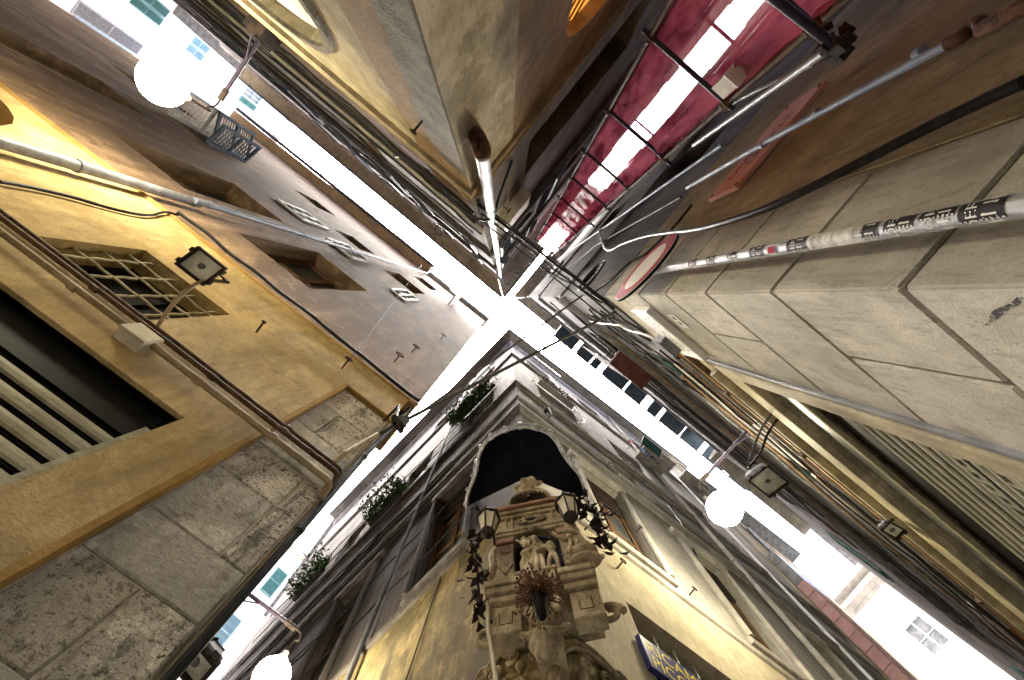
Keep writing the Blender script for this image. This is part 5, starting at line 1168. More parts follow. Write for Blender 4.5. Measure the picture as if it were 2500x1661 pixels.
# backing mass tying the shrine to the corner
sbox(-.31, .31, 2.84, 3.95, -.42, -.10, MA, 'backing'); sbox(-.085, .065, 2.44, 2.84, -.40, -.02, MA, 'bracket')
sbox(-.155, .160, 2.78, 3.46, -.099, -.085, M['niche'], 'niche_back')
nb = MB(); K_ = 12
for k in range(K_):                               # concave niche of slate
    a, b = math.pi * k / K_, math.pi * (k + 1) / K_
    nb.quad(SH.P(-.10 * math.cos(a), 2.78, -.085 - .0 + .06 * (1 - math.sin(a))), SH.P(-.10 * math.cos(b), 2.78, -.085 + .06 * (1 - math.sin(b))), SH.P(-.10 * math.cos(b), 3.36, -.085 + .06 * (1 - math.sin(b))), SH.P(-.10 * math.cos(a), 3.36, -.085 + .06 * (1 - math.sin(a))))
nb.build('niche_wall', M['niche'], sr)
MB().tube([SH.P(-.105 * math.cos(a), 3.34 + .07 * math.sin(a), -.02) for a in [k * math.pi / 16 for k in range(17)]], .012, 8).build('niche_arch', M['niche'], sr)
for x0, x1, sg_ in ((-.262, -.152, -1), (.158, .250, 1)):   # pilasters with caps and bases
    sbox(x0, x1, 2.84, 3.36, -.10, .0, MA, 'pilaster'); sbox(x0 - .012, x1 + .012, 2.775, 2.84, -.10, .016, MA, 'pilaster_base'); sbox(x0 - .010, x1 + .010, 3.36, 3.44, -.10, .014, M['pink_marble'], 'capital')
    sbox(x0 + .018, x1 - .018, 3.24, 3.34, .0005, .006, M['pink_marble'], 'inlay', .002)
    xm = (x0 + x1) / 2; mb = MB()
    for a in range(-3, 4): mb.tube([SH.P(xm, 2.98, .003), SH.P(xm + .012 * a, 3.06, .010), SH.P(xm + .017 * a, 3.12 - abs(a) * .012, .006)], .006, 6)
    mb.build('shell_relief', MA, sr)
# entablature in steps
for i, (z0, z1, n1, w_) in enumerate(((3.445, 3.49, .02, .275), (3.49, 3.53, .03, .285), (3.53, 3.70, .012, .27), (3.70, 3.735, .035, .29), (3.735, 3.775, .055, .305), (3.775, 3.82, .08, .325))):
    sbox(-w_, w_ - .01, z0, z1, -.12, n1, M['pink_marble'] if i == 5 else MA, 'entablature')
for x in (-.20, -.15, .15, .20): MB().tube([SH.P(x, 3.53, .018), SH.P(x, 3.70, .02)], .009, 6).build('triglyph', MA, sr)
def scroll(F, x, z, n, r, turns, sgn, rad, mt, name='scroll', par=None, start=0):
    pts = []
    for k in range(int(turns * 14) + 1):
        a = start + sgn * k * 2 * math.pi / 14; rr_ = r * (1 - .62 * k / (turns * 14)); pts.append(F.P(x + rr_ * math.cos(a), z + rr_ * math.sin(a), n))
    return MB().tube(pts, rad, 7, r2=rad * .6).build(name, mt, par or sr)
# cartouche on the frieze
MB().ell(SH.P(-.005, 3.60, .03), .052, .016, .020, 14, 8, M=Matrix((SH.D(), SH.N(), UP)).transposed()).build('cartouche_field', M['black'], sr)
MB().tube([SH.P(-.005 + .066 * math.cos(a) * (1 + .12 * math.cos(3 * a)), 3.60 + .036 * math.sin(a) * (1 + .2 * math.cos(4 * a)), .032) for a in [k * math.pi / 16 for k in range(33)]], .011, 7).build('cartouche_frame', MA, sr)
for sg_ in (-1, 1): scroll(SH, -.005 + sg_ * .075, 3.60, .03, .03, 1.3, sg_, .009, MA); scroll(SH, -.005 + sg_ * .045, 3.655, .03, .022, 1.2, -sg_, .008, MA)
# pediment with sunburst, side volutes and cherub finial
poly = [(-.30, 3.822), (.285, 3.822), (.285, 3.90), (.25, 3.97), (.20, 3.955), (.165, 4.0), (.15, 4.10), (.10, 4.19), (.03, 4.235), (-.04, 4.235), (-.11, 4.19), (-.16, 4.10), (-.18, 4.0), (-.215, 3.955), (-.265, 3.97), (-.30, 3.90)]
MB().prism(SH, poly, -.10, -.01).build('pediment', MA, sr)
MB().tube(smooth_pts([SH.P(x, z, .0) for x, z in poly[2:]], 1), .018, 8).build('pediment_moulding', MA, sr)
for sg_ in (-1, 1): scroll(SH, -.008 + sg_ * .245, 3.905, .012, .045, 1.4, sg_, .014, MA); scroll(SH, -.008 + sg_ * .185, 3.875, .012, .032, 1.2, -sg_, .011, MA); MB().ell(SH.P(-.008 + sg_ * .245, 3.905, .012), .016).build('boss', M['pink_marble'], sr)
mb = MB()
for k in range(40):
    a = 2 * math.pi * k / 40; r_ = .145 if k % 2 else .118
    d_ = SH.D() * math.cos(a) + UP * math.sin(a); t_ = SH.D() * -math.sin(a) + UP * math.cos(a); c_ = SH.P(-.008, 4.03, .006)
    mb.add([c_ + d_ * .02 - t_ * .004, c_ + d_ * .02 + t_ * .004, c_ + d_ * r_ + t_ * .009, c_ + d_ * r_ - t_ * .009, c_ + d_ * .02 + SH.N() * .012, c_ + d_ * r_ + SH.N() * .012], [[0, 3, 5, 4], [1, 4, 5, 2], [2, 5, 3]])
mb.build('sunburst', M['iron'], sr)
MB().ell(SH.P(-.008, 4.03, .014), .022, seg=12, rings=8).build('sunburst_heart', M['black'], sr)
MB().ell(SH.P(-.008, 4.035, .036), .007, seg=8, rings=6).build('sunburst_glint', M['white'], sr)
FR = Matrix((SH.D(), SH.N(), UP)).transposed()
def fig(name, mt, parts, voxel, parent, sm=4):
    """Carved figure: overlapping masses fused into one continuous surface. parts: (x, z, n, rx, rn, rz) or ('t', [(x,z,n,r)...])."""
    mb = MB()
    for p_ in parts:
        if p_[0] == 't':
            pts = [SH.P(q[0], q[1], q[2]) for q in p_[1]]; mb.tube(pts, [q[3] for q in p_[1]], 10)
            for q, c_ in zip(p_[1], pts): mb.ell(c_, q[3], seg=10, rings=8)
        else: mb.ell(SH.P(p_[0], p_[1], p_[2]), p_[3], p_[4], p_[5], 14, 10, M=FR)
    o = mb.build(name, mt, parent); return remesh(o, voxel, sm)
fig('cherub_pair', MA, [(-.035, 4.40, .01, .045, .04, .05), (.035, 4.405, .01, .045, .04, .05), (-.09, 4.345, .0, .05, .025, .03), (.085, 4.36, .0, .05, .025, .03), (0, 4.33, 0, .07, .04, .035), (-.035, 4.43, .03, .03, .02, .03), (.035, 4.435, .03, .03, .02, .03), (-.05, 4.29, 0, .03, .03, .05), (.03, 4.29, 0, .03, .03, .05), (0, 4.25, -.03, .05, .03, .06)], .010, sr, 2)
fig('winged_cherub_head', MA, [(-.005, 3.44, .035, .028, .028, .032), ('t', [(-.01, 3.44, .02, .018), (-.06, 3.455, .015, .018), (-.095, 3.475, .01, .010)]), ('t', [(.0, 3.44, .02, .018), (.05, 3.455, .015, .018), (.085, 3.475, .01, .010)]), (-.005, 3.455, .028, .036, .02, .03)], .007, sr, 2)
# statues
S_ = M['marble_statue']
ma = thing('madonna_statue', 'marble Madonna in flowing robe carrying the Child inside the shrine niche', 'statue', SH.P(-.03, 2.83, .0))
fig('robed_figure', S_, [(-.005, 3.335, .01, .027, .028, .036), ('t', [(-.005, 3.30, .0, .018), (-.008, 3.27, .0, .02)]), (-.01, 3.235, -.005, .058, .035, .045), (-.012, 3.16, .0, .05, .04, .06), (-.015, 3.05, .005, .062, .045, .09), (-.025, 2.95, .01, .075, .05, .10), (-.035, 2.87, .01, .085, .052, .05),
    ('t', [(-.06, 3.23, 0, .022), (-.085, 3.15, .02, .022), (-.055, 3.10, .06, .018), (-.02, 3.11, .07, .014)]), ('t', [(.045, 3.23, 0, .022), (.075, 3.16, .02, .021), (.085, 3.10, .055, .016), (.10, 3.13, .07, .013)]),
    ('t', [(-.005, 3.36, -.015, .03), (.03, 3.31, -.02, .02), (.045, 3.24, -.02, .016), (.04, 3.15, -.02, .014)]), ('t', [(-.07, 3.15, .01, .02), (-.095, 3.05, .01, .022), (-.085, 2.93, .015, .024), (-.095, 2.84, .01, .02)]),
    ('t', [(-.06, 3.10, .045, .012), (-.03, 3.0, .055, .012), (-.05, 2.86, .06, .013)]), ('t', [(-.01, 3.08, .05, .012), (.0, 2.98, .058, .014), (-.01, 2.85, .06, .013)]), ('t', [(.03, 3.05, .04, .012), (.035, 2.95, .05, .013), (.04, 2.85, .055, .012)]), ('t', [(-.09, 3.13, .03, .012), (0, 3.09, .062, .012), (.06, 3.13, .04, .012)])], .006, ma, 2)
fig('child', S_, [(-.075, 3.315, .03, .022, .022, .025), (-.075, 3.255, .035, .026, .025, .035), (-.06, 3.21, .05, .03, .026, .026), ('t', [(-.055, 3.27, .045, .011), (-.03, 3.25, .07, .010)]), ('t', [(-.06, 3.20, .06, .014), (-.035, 3.17, .085, .013), (-.04, 3.12, .085, .010)]), ('t', [(-.08, 3.20, .06, .014), (-.06, 3.165, .085, .013), (-.07, 3.11, .085, .010)]), ('t', [(-.095, 3.27, .04, .011), (-.12, 3.31, .03, .010), (-.125, 3.34, .02, .012)])], .005, ma, 2)
ho = thing('infant_statue', 'small marble infant standing beside the Madonna in the niche', 'statue', SH.P(.08, 2.84, .02))
fig('infant_figure', S_, [(.085, 3.145, .05, .021, .021, .024), (.095, 3.085, .045, .026, .024, .035), (.098, 3.03, .042, .027, .025, .032), ('t', [(.075, 3.10, .05, .012), (.04, 3.095, .065, .011), (.015, 3.075, .07, .010)]), ('t', [(.115, 3.10, .05, .012), (.10, 3.14, .07, .010)]), ('t', [(.085, 3.01, .045, .018), (.07, 2.94, .06, .015), (.065, 2.88, .045, .011), (.06, 2.855, .06, .011)]), ('t', [(.11, 3.01, .045, .018), (.12, 2.94, .045, .015), (.12, 2.88, .035, .011), (.125, 2.855, .05, .011)])], .005, ho, 2)
kn = thing('kneeling_statue', 'marble figure kneeling on a cushion with arms held out at the right of the shrine', 'statue', SH.P(.26, 2.80, .06))
fig('kneeling_figure', S_, [(.225, 3.235, .09, .027, .028, .033), ('t', [(.232, 3.21, .085, .018), (.238, 3.18, .08, .022)]), (.25, 3.135, .075, .05, .04, .06), (.27, 3.05, .07, .05, .042, .07), (.285, 2.97, .07, .062, .05, .06), (.28, 2.91, .08, .085, .06, .045), ('t', [(.275, 3.16, .10, .022), (.255, 3.10, .13, .018), (.205, 3.10, .14, .014), (.16, 3.135, .13, .012)]), ('t', [(.225, 3.16, .06, .021), (.195, 3.11, .08, .017), (.15, 3.125, .10, .013), (.125, 3.165, .11, .012)]), ('t', [(.30, 3.05, .05, .018), (.33, 2.97, .05, .022), (.345, 2.90, .06, .022)]), ('t', [(.22, 3.05, .105, .012), (.215, 2.95, .12, .013), (.19, 2.88, .12, .014)]), ('t', [(.255, 3.03, .12, .012), (.26, 2.93, .14, .013)]), (.235, 3.25, .075, .03, .03, .028)], .006, kn, 2)
MB().ell(SH.P(.275, 2.825, .075), .10, .06, .032, 20, 10, M=FR).build('cushion', S_, kn)
for x in (.175, .375): MB().ell(SH.P(x, 2.83, .08), .016).build('tassel', S_, kn)
# plinth in the middle of the ledge
sbox(-.125, .095, 2.70, 2.79, -.08, .09, MA, 'plinth'); sbox(-.135, .105, 2.785, 2.815, -.08, .10, MA, 'plinth_top')
# ledge and base blocks either side
for x0, x1, sg_ in ((-.31, -.11, -1), (.105, .315, 1)):
    sbox(x0, x1, 2.72, 2.77, -.12, .10, MA, 'ledge'); sbox(x0 + .01, x1 - .005, 2.67, 2.72, -.10, .085, MA, 'ledge'); sbox(x0 + .02, x1 - .01, 2.62, 2.67, -.08, .06, MA, 'ledge')
    sbox(x0 + .04, x1 - .01, 2.40, 2.62, -.06, .03, MA, 'base_block')
    xm = (x0 + x1) / 2 + .01
    gm = MB(); gm.fbox(SH, xm - .035, xm - .031, 2.46, 2.55, .0302, .032).fbox(SH, xm + .031, xm + .035, 2.46, 2.56, .0302, .032).fbox(SH, xm - .031, xm + .031, 2.46, 2.464, .0302, .032); gm.build('incised_panel', M['black'], sr)
    scroll(SH, x1 + .015 if sg_ > 0 else x0 - .0, 2.52, -.06, .075, 1.3, sg_, .022, MA)
# corbel bust in the middle with the shell below it
fig('corbel_bust', MA, [(-.01, 2.56, .05, .06, .06, .07), (-.012, 2.47, .04, .085, .065, .075), (-.015, 2.40, .02, .075, .06, .06), ('t', [(-.085, 2.58, .03, .026), (-.10, 2.52, .05, .024), (-.085, 2.46, .06, .02)]), ('t', [(.065, 2.59, .03, .028), (.085, 2.53, .05, .024), (.07, 2.46, .06, .02)]), ('t', [(-.045, 2.52, .09, .02), (-.045, 2.42, .085, .018)]), ('t', [(.02, 2.52, .09, .02), (.02, 2.42, .085, .018)]), (-.012, 2.62, .03, .07, .05, .03)], .008, sr, 2)
fig('shell_corbel', MA, [(-.015, 2.30, .0, .085, .06, .05), (-.015, 2.25, -.01, .06, .05, .05), ('t', [(-.12, 2.375, .02, .014), (-.09, 2.345, .03, .016), (-.05, 2.34, .045, .016), (-.01, 2.345, .05, .018), (.03, 2.335, .045, .016), (.075, 2.34, .03, .016), (.10, 2.37, .02, .014)]), ('t', [(-.05, 2.33, .05, .014), (-.04, 2.24, .035, .012)]), ('t', [(-.012, 2.33, .055, .014), (-.012, 2.22, .04, .012)]), ('t', [(.025, 2.33, .05, .014), (.02, 2.24, .035, .012)])], .008, sr, 2)
for sg_ in (-1, 1): scroll(SH, -.012 + sg_ * .105, 2.365, .025, .022, 1.3, sg_, .009, MA)
# framed cartouches below, one on each house wall
def lower_frame(F, lab, o_, zb_, flip):
    t = thing('carved_frame', lab, 'carved frame', F.P(o_, zb_ - .5))
    fm = M['marble']
    MB().prism(F, [(o_ - .26, zb_ - 1.1), (o_ + .26, zb_ - 1.1), (o_ + .26, zb_ - .12), (o_ + .12, zb_), (o_ - .1, zb_), (o_ - .26, zb_ - .14)], .001, .05).build('back_panel', fm, t)
    pts = [F.P(o_ + x, zb_ + z, .07) for x, z in ((-.32, -.75), (-.33, -.5), (-.28, -.22), (-.17, -.03), (0, .05), (.17, -.03), (.28, -.22), (.33, -.5), (.32, -.75))]
    MB().tube(smooth_pts(pts, 2), .028, 10).build('outer_moulding', fm, t)
    MB().tube(smooth_pts([p - UP * .06 + F.N() * .015 for p in pts], 2), .014, 8).build('inner_moulding', fm, t)
    for a, b, r_ in ((-.20, -.06, .055), (.20, -.06, .055), (-.07, -.16, .05), (.08, -.16, .05)): scroll(F, o_ + a, zb_ + b, .085, r_, 1.5, 1 if a > 0 else -1, .015, fm, par=t)
    pts = [F.P(o_ + x, zb_ + z, .075) for x, z in ((-.16, -1.0), (-.16, -.46), (-.12, -.36), (-.05, -.36), (0, -.30), (.05, -.36), (.12, -.36), (.16, -.46), (.16, -1.0))]
    MB().tube(smooth_pts(pts, 2), .018, 8).build('window_moulding', fm, t)
    MB().fbox(F, o_ - .14, o_ + .14, zb_ - 1.08, zb_ - .40, .0505, .054).build('dark_field', M['niche'], t)
    for k in range(5): MB().ell(F.P(o_ - .21 + .105 * k, zb_ - .27 + .02 * math.sin(k * 2), .07), .03, .02, .04, 10, 8).build('leaf_carving', fm, t)
    return t
lower_frame(SR, 'scrolled stone frame on the cream wall at lower right of the shrine', .22, 2.80, 1)
lower_frame(SL, 'scrolled stone frame on the stained wall at lower left of the shrine', .30, 2.98, -1)
MB().tube([SH.P(-.02, 2.2, -.22), SH.P(-.02, 1.0, -.22)], .03, 8).build('corner_rod', MA, sr)
# baldachin: horizontal dark hood with grey trim
cn = thing('shrine_canopy', 'dark blue canopy with scalloped grey trim over the shrine', 'canopy', SH.P(0, 5.0))
rim_px = [(1139, 1240), (1140, 1210), (1163, 1158), (1171.6, 1099), (1197, 1069), (1237, 1049), (1279, 1041), (1310, 1047), (1338, 1057), (1359, 1078), (1374, 1109), (1395, 1137), (1416, 1160), (1430, 1200), (1429, 1225)]
ZH = 4.95
rim = smooth_pts([at(x, y, ZH) for x, y in rim_px], 2)
ctr = sum(rim, V()) / len(rim); ctr = V((ctr.x, ctr.y, ZH + ZC))
back = SH.P(-.005, ZH, -.15)
mb = MB(); n_ = len(rim); lvl = 6; vs_ = []; fs = []
apex = back + UP * .42 + SH.N() * .15
for l in range(lvl + 1):
    t = l / lvl
    for p_ in rim: q = p_.lerp(apex, t); q.z = p_.z + .42 * math.sin(t * math.pi / 2) ** .8; vs_.append(q)
for l in range(lvl):
    for i in range(n_ - 1): fs.append([l * n_ + i, l * n_ + i + 1, (l + 1) * n_ + i + 1, (l + 1) * n_ + i])
mb.add(vs_, fs, True)
mb.add([p_ + UP * .03 for p_ in vs_], [f[::-1] for f in fs], True)
mb.build('hood', M['canopy'], cn)
mb = MB(); pl_ = [p_ + UP * .03 for p_ in rim]; mb.add(pl_ + [V((back.x, back.y, ZH + ZC + .03))], [[i, i + 1, len(pl_)] for i in range(len(pl_) - 1)]); mb.build('ceiling', M['canopy'], cn)
MB().tube(rim, .016, 8).build('rim', M['canopy_trim'], cn)
MB().tube([p_ + UP * .05 + (p_ - ctr).normalized() * .012 for p_ in rim], .010, 8).build('rim', M['canopy_trim'], cn)
L_ = 0; nxt = .03; k = 0
for a, b in zip(rim, rim[1:]):
    d_ = (b - a).length
    while L_ + d_ > nxt:
        p_ = a.lerp(b, (nxt - L_) / d_); t_ = (b - a).normalized(); o_ = (p_ - ctr); o_.z = 0; o_.normalize()
        big_ = k % 2 == 0; s_ = .036 if big_ else .024
        mb = MB(); c_ = p_ - UP * (.012 + s_ * .5)
        mb.obox(c_, t_ * s_, o_ * .006, UP * s_ * .55); mb.obox(c_ - UP * s_ * .75, t_ * s_ * .55, o_ * .006, UP * s_ * .35)
        mb.build('scallop', M['canopy_trim'], cn)
        if big_: MB().ell(p_ + UP * .05 + o_ * .02, .026, .018, .03, 8, 6).build('crest_leaf', M['canopy_trim'], cn)
        nxt += .075; k += 1
    L_ += d_
# lanterns
def lantern(label, x, z, n):
    t = thing('hexagonal_lantern', label, 'lantern', SH.P(x, z, n), 'hexagonal lanterns beside the shrine')
    c = SH.P(x, z, n); a6 = [k * math.pi / 3 + .2 for k in range(6)]
    R0, R1, H = .044, .072, .20
    lo = [c + V((math.cos(a), math.sin(a), 0)) * R0 - UP * H / 2 for a in a6]; hi = [c + V((math.cos(a), math.sin(a), 0)) * R1 + UP * H / 2 for a in a6]
    fm = MB()
    for k in range(6): fm.tube([lo[k], hi[k]], .006, 5).tube([lo[k], lo[(k + 1) % 6]], .006, 5).tube([hi[k], hi[(k + 1) % 6]], .007, 5)
    fm.build('frame', M['iron'], t)
    for k in range(6):
        j = (k + 1) % 6; MB().quad(lo[k].lerp(lo[j], .06), lo[k].lerp(lo[j], .94), hi[k].lerp(hi[j], .94), hi[k].lerp(hi[j], .06)).build('pane', M['box'], t)
    MB().lathe(c - UP * (H / 2 + .045), [(.008, 0), (.012, .012), (.026, .02), (.040, .034), (.046, .045)], 12).build('foot', M['iron'], t)
    MB().lathe(c + UP * H / 2, [(.082, -.004), (.078, .012), (.05, .05), (.03, .06), (.03, .085), (.012, .10), (.012, .13)], 12).build('roof', M['iron'], t)
    for k in range(6): MB().ell(hi[k] + UP * .02, .014, .014, .022, 8, 6).build('crest', M['iron'], t)
    e = c + UP * (H / 2 + .13); wpt = SH.P(x * 1.0, z + .12, -.05)
    MB().tube(smooth_pts([wpt, wpt + SH.N() * .1 + UP * .12, e + UP * .06, e], 2), .009, 6).build('bracket', M['iron'], t)
    return t
lantern('left black hexagonal lantern hanging beside the shrine entablature', -.285, 3.26, .20)
lantern('right black hexagonal lantern hanging beside the shrine entablature', .255, 3.25, .20)
# black wrought-iron foliage sprays on both flanks
def spray(label, pts, seed):
    t = thing('iron_foliage', label, 'ironwork', pts[0]); rg = random.Random(seed)
    path = smooth_pts(pts, 2); MB().tube(path, .009, 6).build('stem', M['iron'], t)
    for i in range(0, len(path), 1):
        for _ in range(3):
            p_ = path[i] + V((rg.gauss(0, .03), rg.gauss(0, .03), rg.gauss(0, .03))); d_ = V((rg.gauss(0, 1), rg.gauss(0, 1), rg.gauss(0, 1))).normalized(); e_ = d_.orthogonal().normalized(); s_ = rg.uniform(.045, .085)
            f_ = d_.cross(e_); mb = MB()
            mb.add([p_, p_ + d_ * s_ * .5 + e_ * s_ * .4, p_ + d_ * s_ * .8 + e_ * s_ * .25, p_ + d_ * s_ * 1.2 + f_ * s_ * .3, p_ + d_ * s_ * .8 - e_ * s_ * .25, p_ + d_ * s_ * .5 - e_ * s_ * .4, p_ + d_ * s_ * .5 + f_ * s_ * .12], [[0, 1, 6], [1, 2, 6], [2, 3, 6], [3, 4, 6], [4, 5, 6], [5, 0, 6]])
            mb.build('leaf', M['iron'], t)
    return t
spray('black wrought-iron leaves trailing down the left flank of the shrine', [SH.P(-.36, 3.48, .1), SH.P(-.40, 3.2, .06), SH.P(-.37, 2.98, .05), SH.P(-.36, 2.8, .03), SH.P(-.34, 2.66, .0)], 2)
spray('black wrought-iron leaves curling on the right flank of the shrine', [SH.P(.33, 3.5, .14), SH.P(.36, 3.35, .14), SH.P(.46, 3.33, .12), SH.P(.40, 3.22, .1), SH.P(.40, 3.05, .08), SH.P(.42, 2.95, .06)], 5)
# vase with dried flowers
va = thing('flower_vase', 'dark metal vase of dried brown flowers hung on the front of the shrine', 'vase', SH.P(0, 2.12, .24))
vb_ = SH.P(.0, 2.15, .24)
MB().lathe(vb_, [(.010, -.02), (.016, -.01), (.024, .0), (.028, .05), (.036, .11), (.041, .15), (.037, .15)], 16).build('vase_body', M['black'], va)
rg = random.Random(8); mb = MB()
for i in range(300):
    a = rg.uniform(0, 6.28); r_ = rg.uniform(.01, .13); h_ = rg.uniform(.14, .30) - r_ * .5; b0_ = vb_ + V((rg.uniform(-.025, .025), rg.uniform(-.025, .025), .13)); e_ = vb_ + V((math.cos(a) * r_, math.sin(a) * r_, h_))
    mb.tube([b0_, b0_.lerp(e_, .6) + V((0, 0, .03)), e_], .0022, 4, caps=False); mb.ell(e_, .007, seg=5, rings=4)
mb.build('dried_stems', M['dry'], va, kind='stuff')
# ropes hanging down the left side
pipe(wob([SH.P(-.31, 2.75, .02), SH.P(-.30, 2.5, .0), SH.P(-.25, 2.1, -.05)], .008, .04, 3), .011, M['box'], 'rope', 'frayed pale rope hanging down the left edge of the shrine base', 'rope')
pipe(smooth_pts([SH.P(-.26, 3.4, -.03), SH.P(-.31, 3.3, -.02), SH.P(-.28, 3.1, .0), SH.P(-.32, 3.0, -.02), SH.P(-.30, 2.85, -.02)], 2), .024, MA, 'stone_garland', 'carved garland down the left flank of the shrine', 'carving')
pipe(smooth_pts([SH.P(.26, 3.4, -.03), SH.P(.30, 3.3, -.02), SH.P(.28, 3.15, .0), SH.P(.31, 3.0, -.02)], 2), .024, MA, 'stone_garland', 'carved garland behind the kneeling figure on the shrine', 'carving')

# ------------------------------------------------------------------ street lamps
f1 = TL.P(2.55, 5.12, .13); t1 = at(540, 240, 5.12)
globe_lamp('large lit white globe lamp at the upper left, hung from the tan house', at(398, 200, 4.35), .185, f1, t1, '')
MB().fbox(TL, 2.45, 2.65, 4.95, 5.25, .0, .12).build('standoff', M['iron'], bpy.data.objects['globe_street_lamp'])
f2 = RB.P(2.70, 6.34, -.01); t2 = RB.P(2.67, 6.34, .85)
globe_lamp('lit white globe lamp in the lower-right alley beside the big floodlight', at(1769, 1241, 5.55), .195, f2, t2, '')
f3 = at(600, 1445, 5.0); t3 = at(717, 1532, 5.0)
globe_lamp('lit white globe lamp at the bottom edge in the lower-left alley', at(663, 1652, 4.45), .165, f3, t3, '')
# floodlights on the right-hand house
def fax(pts, z): q = [at(x, y, z) for x, y in pts]; return (q[0] + q[1] + q[2] + q[3]) / 4, (q[2] - q[1]), (q[0] - q[1])
c_, ex, ey = fax(((1826, 1172), (1873, 1136), (1924, 1177), (1877, 1215)), 4.0)
floodlight('large floodlight on two bent pipes beside the right-hand globe lamp', c_, ex, ey, ex.length / 2, ey.length / 2, .22, smooth_pts([RB.P(1.557, 4.02, .0), RB.P(1.62, 4.1, .16), RB.P(1.75, 4.2, .30), c_ + V((-.05, -.03, .24))], 2), aim=V((0, 0, -1)))
c_, ex, ey = fax(((2151, 1294), (2172, 1273), (2210, 1294), (2183, 1316)), 3.9)
floodlight('small dark floodlight under the cream awning roll at the right', c_, ex, ey, ex.length / 2, ey.length / 2, .10, [RB.P(2.85, 4.0, .05), c_ + V((0, 0, .12))], aim=V((0, 0, -1)))
pipe(smooth_pts([RB.P(1.45, 3.95, .0), RB.P(1.5, 4.0, .2), RB.P(1.66, 4.1, .42)], 2), .011, M['gutter'], 'conduit', 'short grey bent pipe bracing the large floodlight', 'pipe')

# ------------------------------------------------------------------ cables and rods spanning the crossing
p_a, p_b = RB.P(-.03, 6.3, .02), V(LU.px(1027, 1007, .02))
pipe(sag(p_a, p_b, .03, 20), .012, M['rod'], 'tie_cable', 'upper tensioned cable crossing the sky from the stone corner to the ochre house', 'cable')
p_a, p_b = RB.px(1502, 762, .02), LU.px(922, 1061, .03)
pipe([p_a, p_b], .014, M['rod'], 'tie_rod', 'grey rigid rod crossing below the tensioned cable towards the stone pier', 'rod', [(p_a.lerp(p_b, t), (p_b - p_a).normalized()) for t in (.15, .4, .62, .8)])
bt = thing('wall_bracket', 'pale angled bracket bar holding the rod at the corner of the ochre house', 'bracket', LU.px(900, 1075, .03))
MB().tube([LU.px(922, 1061, .03), LU.px(836, 1110, .04)], .017, 8).tube([LU.px(836, 1110, .04), LU.px(815, 1130, .03)], .015, 8).build('bar', M['conduit'], bt); MB().tube([LU.px(836, 1110, .04), LU.px(836, 1110, -.02)], .02, 8).build('foot', M['conduit'], bt)
z5 = 5.6
for i, (a, b, lab, r_) in enumerate(((at(1165, 500, 5.3), RB.px(1500, 755, .03), 'lowest', .016), (at(1175, 522, 5.6), RB.px(1520, 790, .03), 'second', .010), (at(1150, 520, 6.0), RB.px(1480, 780, .05), 'third', .008), (at(1160, 490, 5.4), RB.px(1580, 815, .03), 'fourth', .007), (at(1290, 640, 7.0), RB.px(1470, 740, .03), 'shortest', .010))):
    pipe(wob(sag(a, b, .05 + .04 * i, 14), .012, .2, i), r_, M['cable'], 'cable', lab + ' of the dark cables strung from the fat downpipe to the stone-cornered house', 'cable', group='cables from downpipe to stone house')
# tangled wiring and boxes on the shop-side wall
kb = thing('cable_box', 'grey splice box in a tangle of wires above the white tray', 'cable box', RB.px(1630, 838, .06))
c_ = RB.px(1632, 838, .07); MB().obox(c_, RB.D() * .09, RB.N() * .06, UP * .11).build('case', M['cable_grey'], kb); MB().obox(c_ + RB.N() * .064, RB.D() * .095, RB.N() * .006, UP * .115).build('lid', M['gutter'], kb)
rg = random.Random(12)
for i in range(10):
    x0_, y0_ = 1430 + rg.uniform(0, 60), 735 + rg.uniform(0, 45); x1_, y1_ = x0_ + rg.uniform(110, 420), 0; y1_ = y0_ + (x1_ - x0_) * rg.uniform(.62, .8)
    a, b = RB.px(x0_, y0_, .03), RB.px(x1_, y1_, .03)
    pipe(wob([a, a.lerp(b, .5) - UP * rg.uniform(0, .12), b], .035, .12, i * 5), rg.uniform(.006, .012), M['cable'] if i % 4 else M['cable_grey'], 'cable', 'black wire in the tangle along the shop-side wall', 'cable', group='wire tangle on the shop-side wall')
p = [RB.px(x, y, .04) for x, y in ((1432, 782), (1460, 790), (1510, 792), (1530, 805), (1580, 818), (1600, 832))]
pipe(wob(smooth_pts(p, 2), .01, .05), .014, M['white'], 'cable', 'white cable snaking into the splice box', 'cable')
ORD5 = ('first', 'second', 'third', 'fourth', 'fifth')
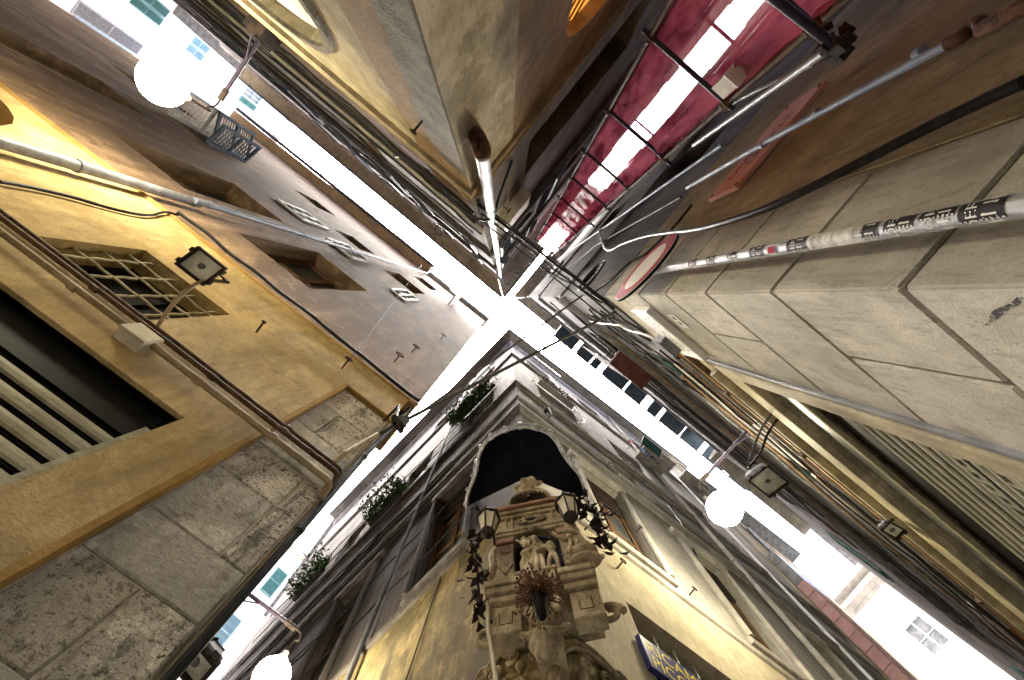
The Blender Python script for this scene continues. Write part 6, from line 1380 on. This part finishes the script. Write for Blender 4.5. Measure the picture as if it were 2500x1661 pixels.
for i in range(5):
    s_ = 1.1 + i * .8; pipe(wob([RB.P(s_, 4.85, .05), RB.P(s_ + 1.6, 4.9 + .06 * (i % 2), .07), RB.P(s_ + 3, 4.86, .05)], .03, .2, i), .008 + .003 * (i % 3), M['cable'], 'cable', ORD5[i] + ' from the corner of the black wires under the rusty cornice', 'cable', group='wires under the rusty cornice')
ORD = ('first', 'second', 'third', 'fourth', 'fifth', 'sixth', 'seventh', 'eighth', 'ninth', 'tenth', 'eleventh', 'twelfth', 'thirteenth', 'fourteenth', 'fifteenth', 'sixteenth')
# more level wiring and pipework along the two long alley walls
rg = random.Random(77)
for i in range(16):
    z_ = 5.3 + i * .62 + rg.uniform(-.2, .2); s0 = rg.uniform(.1, 2.5)
    pipe(wob([RB.P(s0, z_, .03), RB.P(s0 + 3, z_ + rg.uniform(-.2, .2), .06), RB.P(s0 + 6.5, z_ + rg.uniform(-.15, .15), .04)], .03, .35, i), rg.uniform(.010, .022), M[('cable', 'conduit_brown', 'cable_grey', 'cable')[i % 4]], 'cable', ORD[i] + ' from below of the '+'wires strung level across the upper storeys of the stone-cornered house', 'cable', group='wires across the stone-cornered house')
for i in range(8):
    z_ = 7.4 + i * 1.1 + rg.uniform(-.2, .2); s0 = rg.uniform(.1, 1.5)
    pipe(wob([TL.P(s0, z_, .03), TL.P(s0 + 4, z_ + rg.uniform(-.1, .1), .05), TL.P(s0 + 9, z_, .04)], .03, .4, i), rg.uniform(.010, .02), M['cable'], 'cable', ORD[i] + ' from below of the '+'wires strung level across the upper storeys of the tan house', 'cable', group='wires across the tan house')
for i in range(7):
    z_ = 6.2 + i * 1.3; s0 = rg.uniform(.6, 2.2)
    pipe(wob([SL.P(s0, z_, .03), SL.P(s0 + 4, z_ + rg.uniform(-.2, .2), .06), SL.P(s0 + 8, z_, .04)], .03, .4, i), rg.uniform(.010, .02), M['cable'], 'cable', ORD[i] + ' from below of the '+'wires along the sooty wall of the lower-left alley', 'cable', group='wires along the sooty wall')
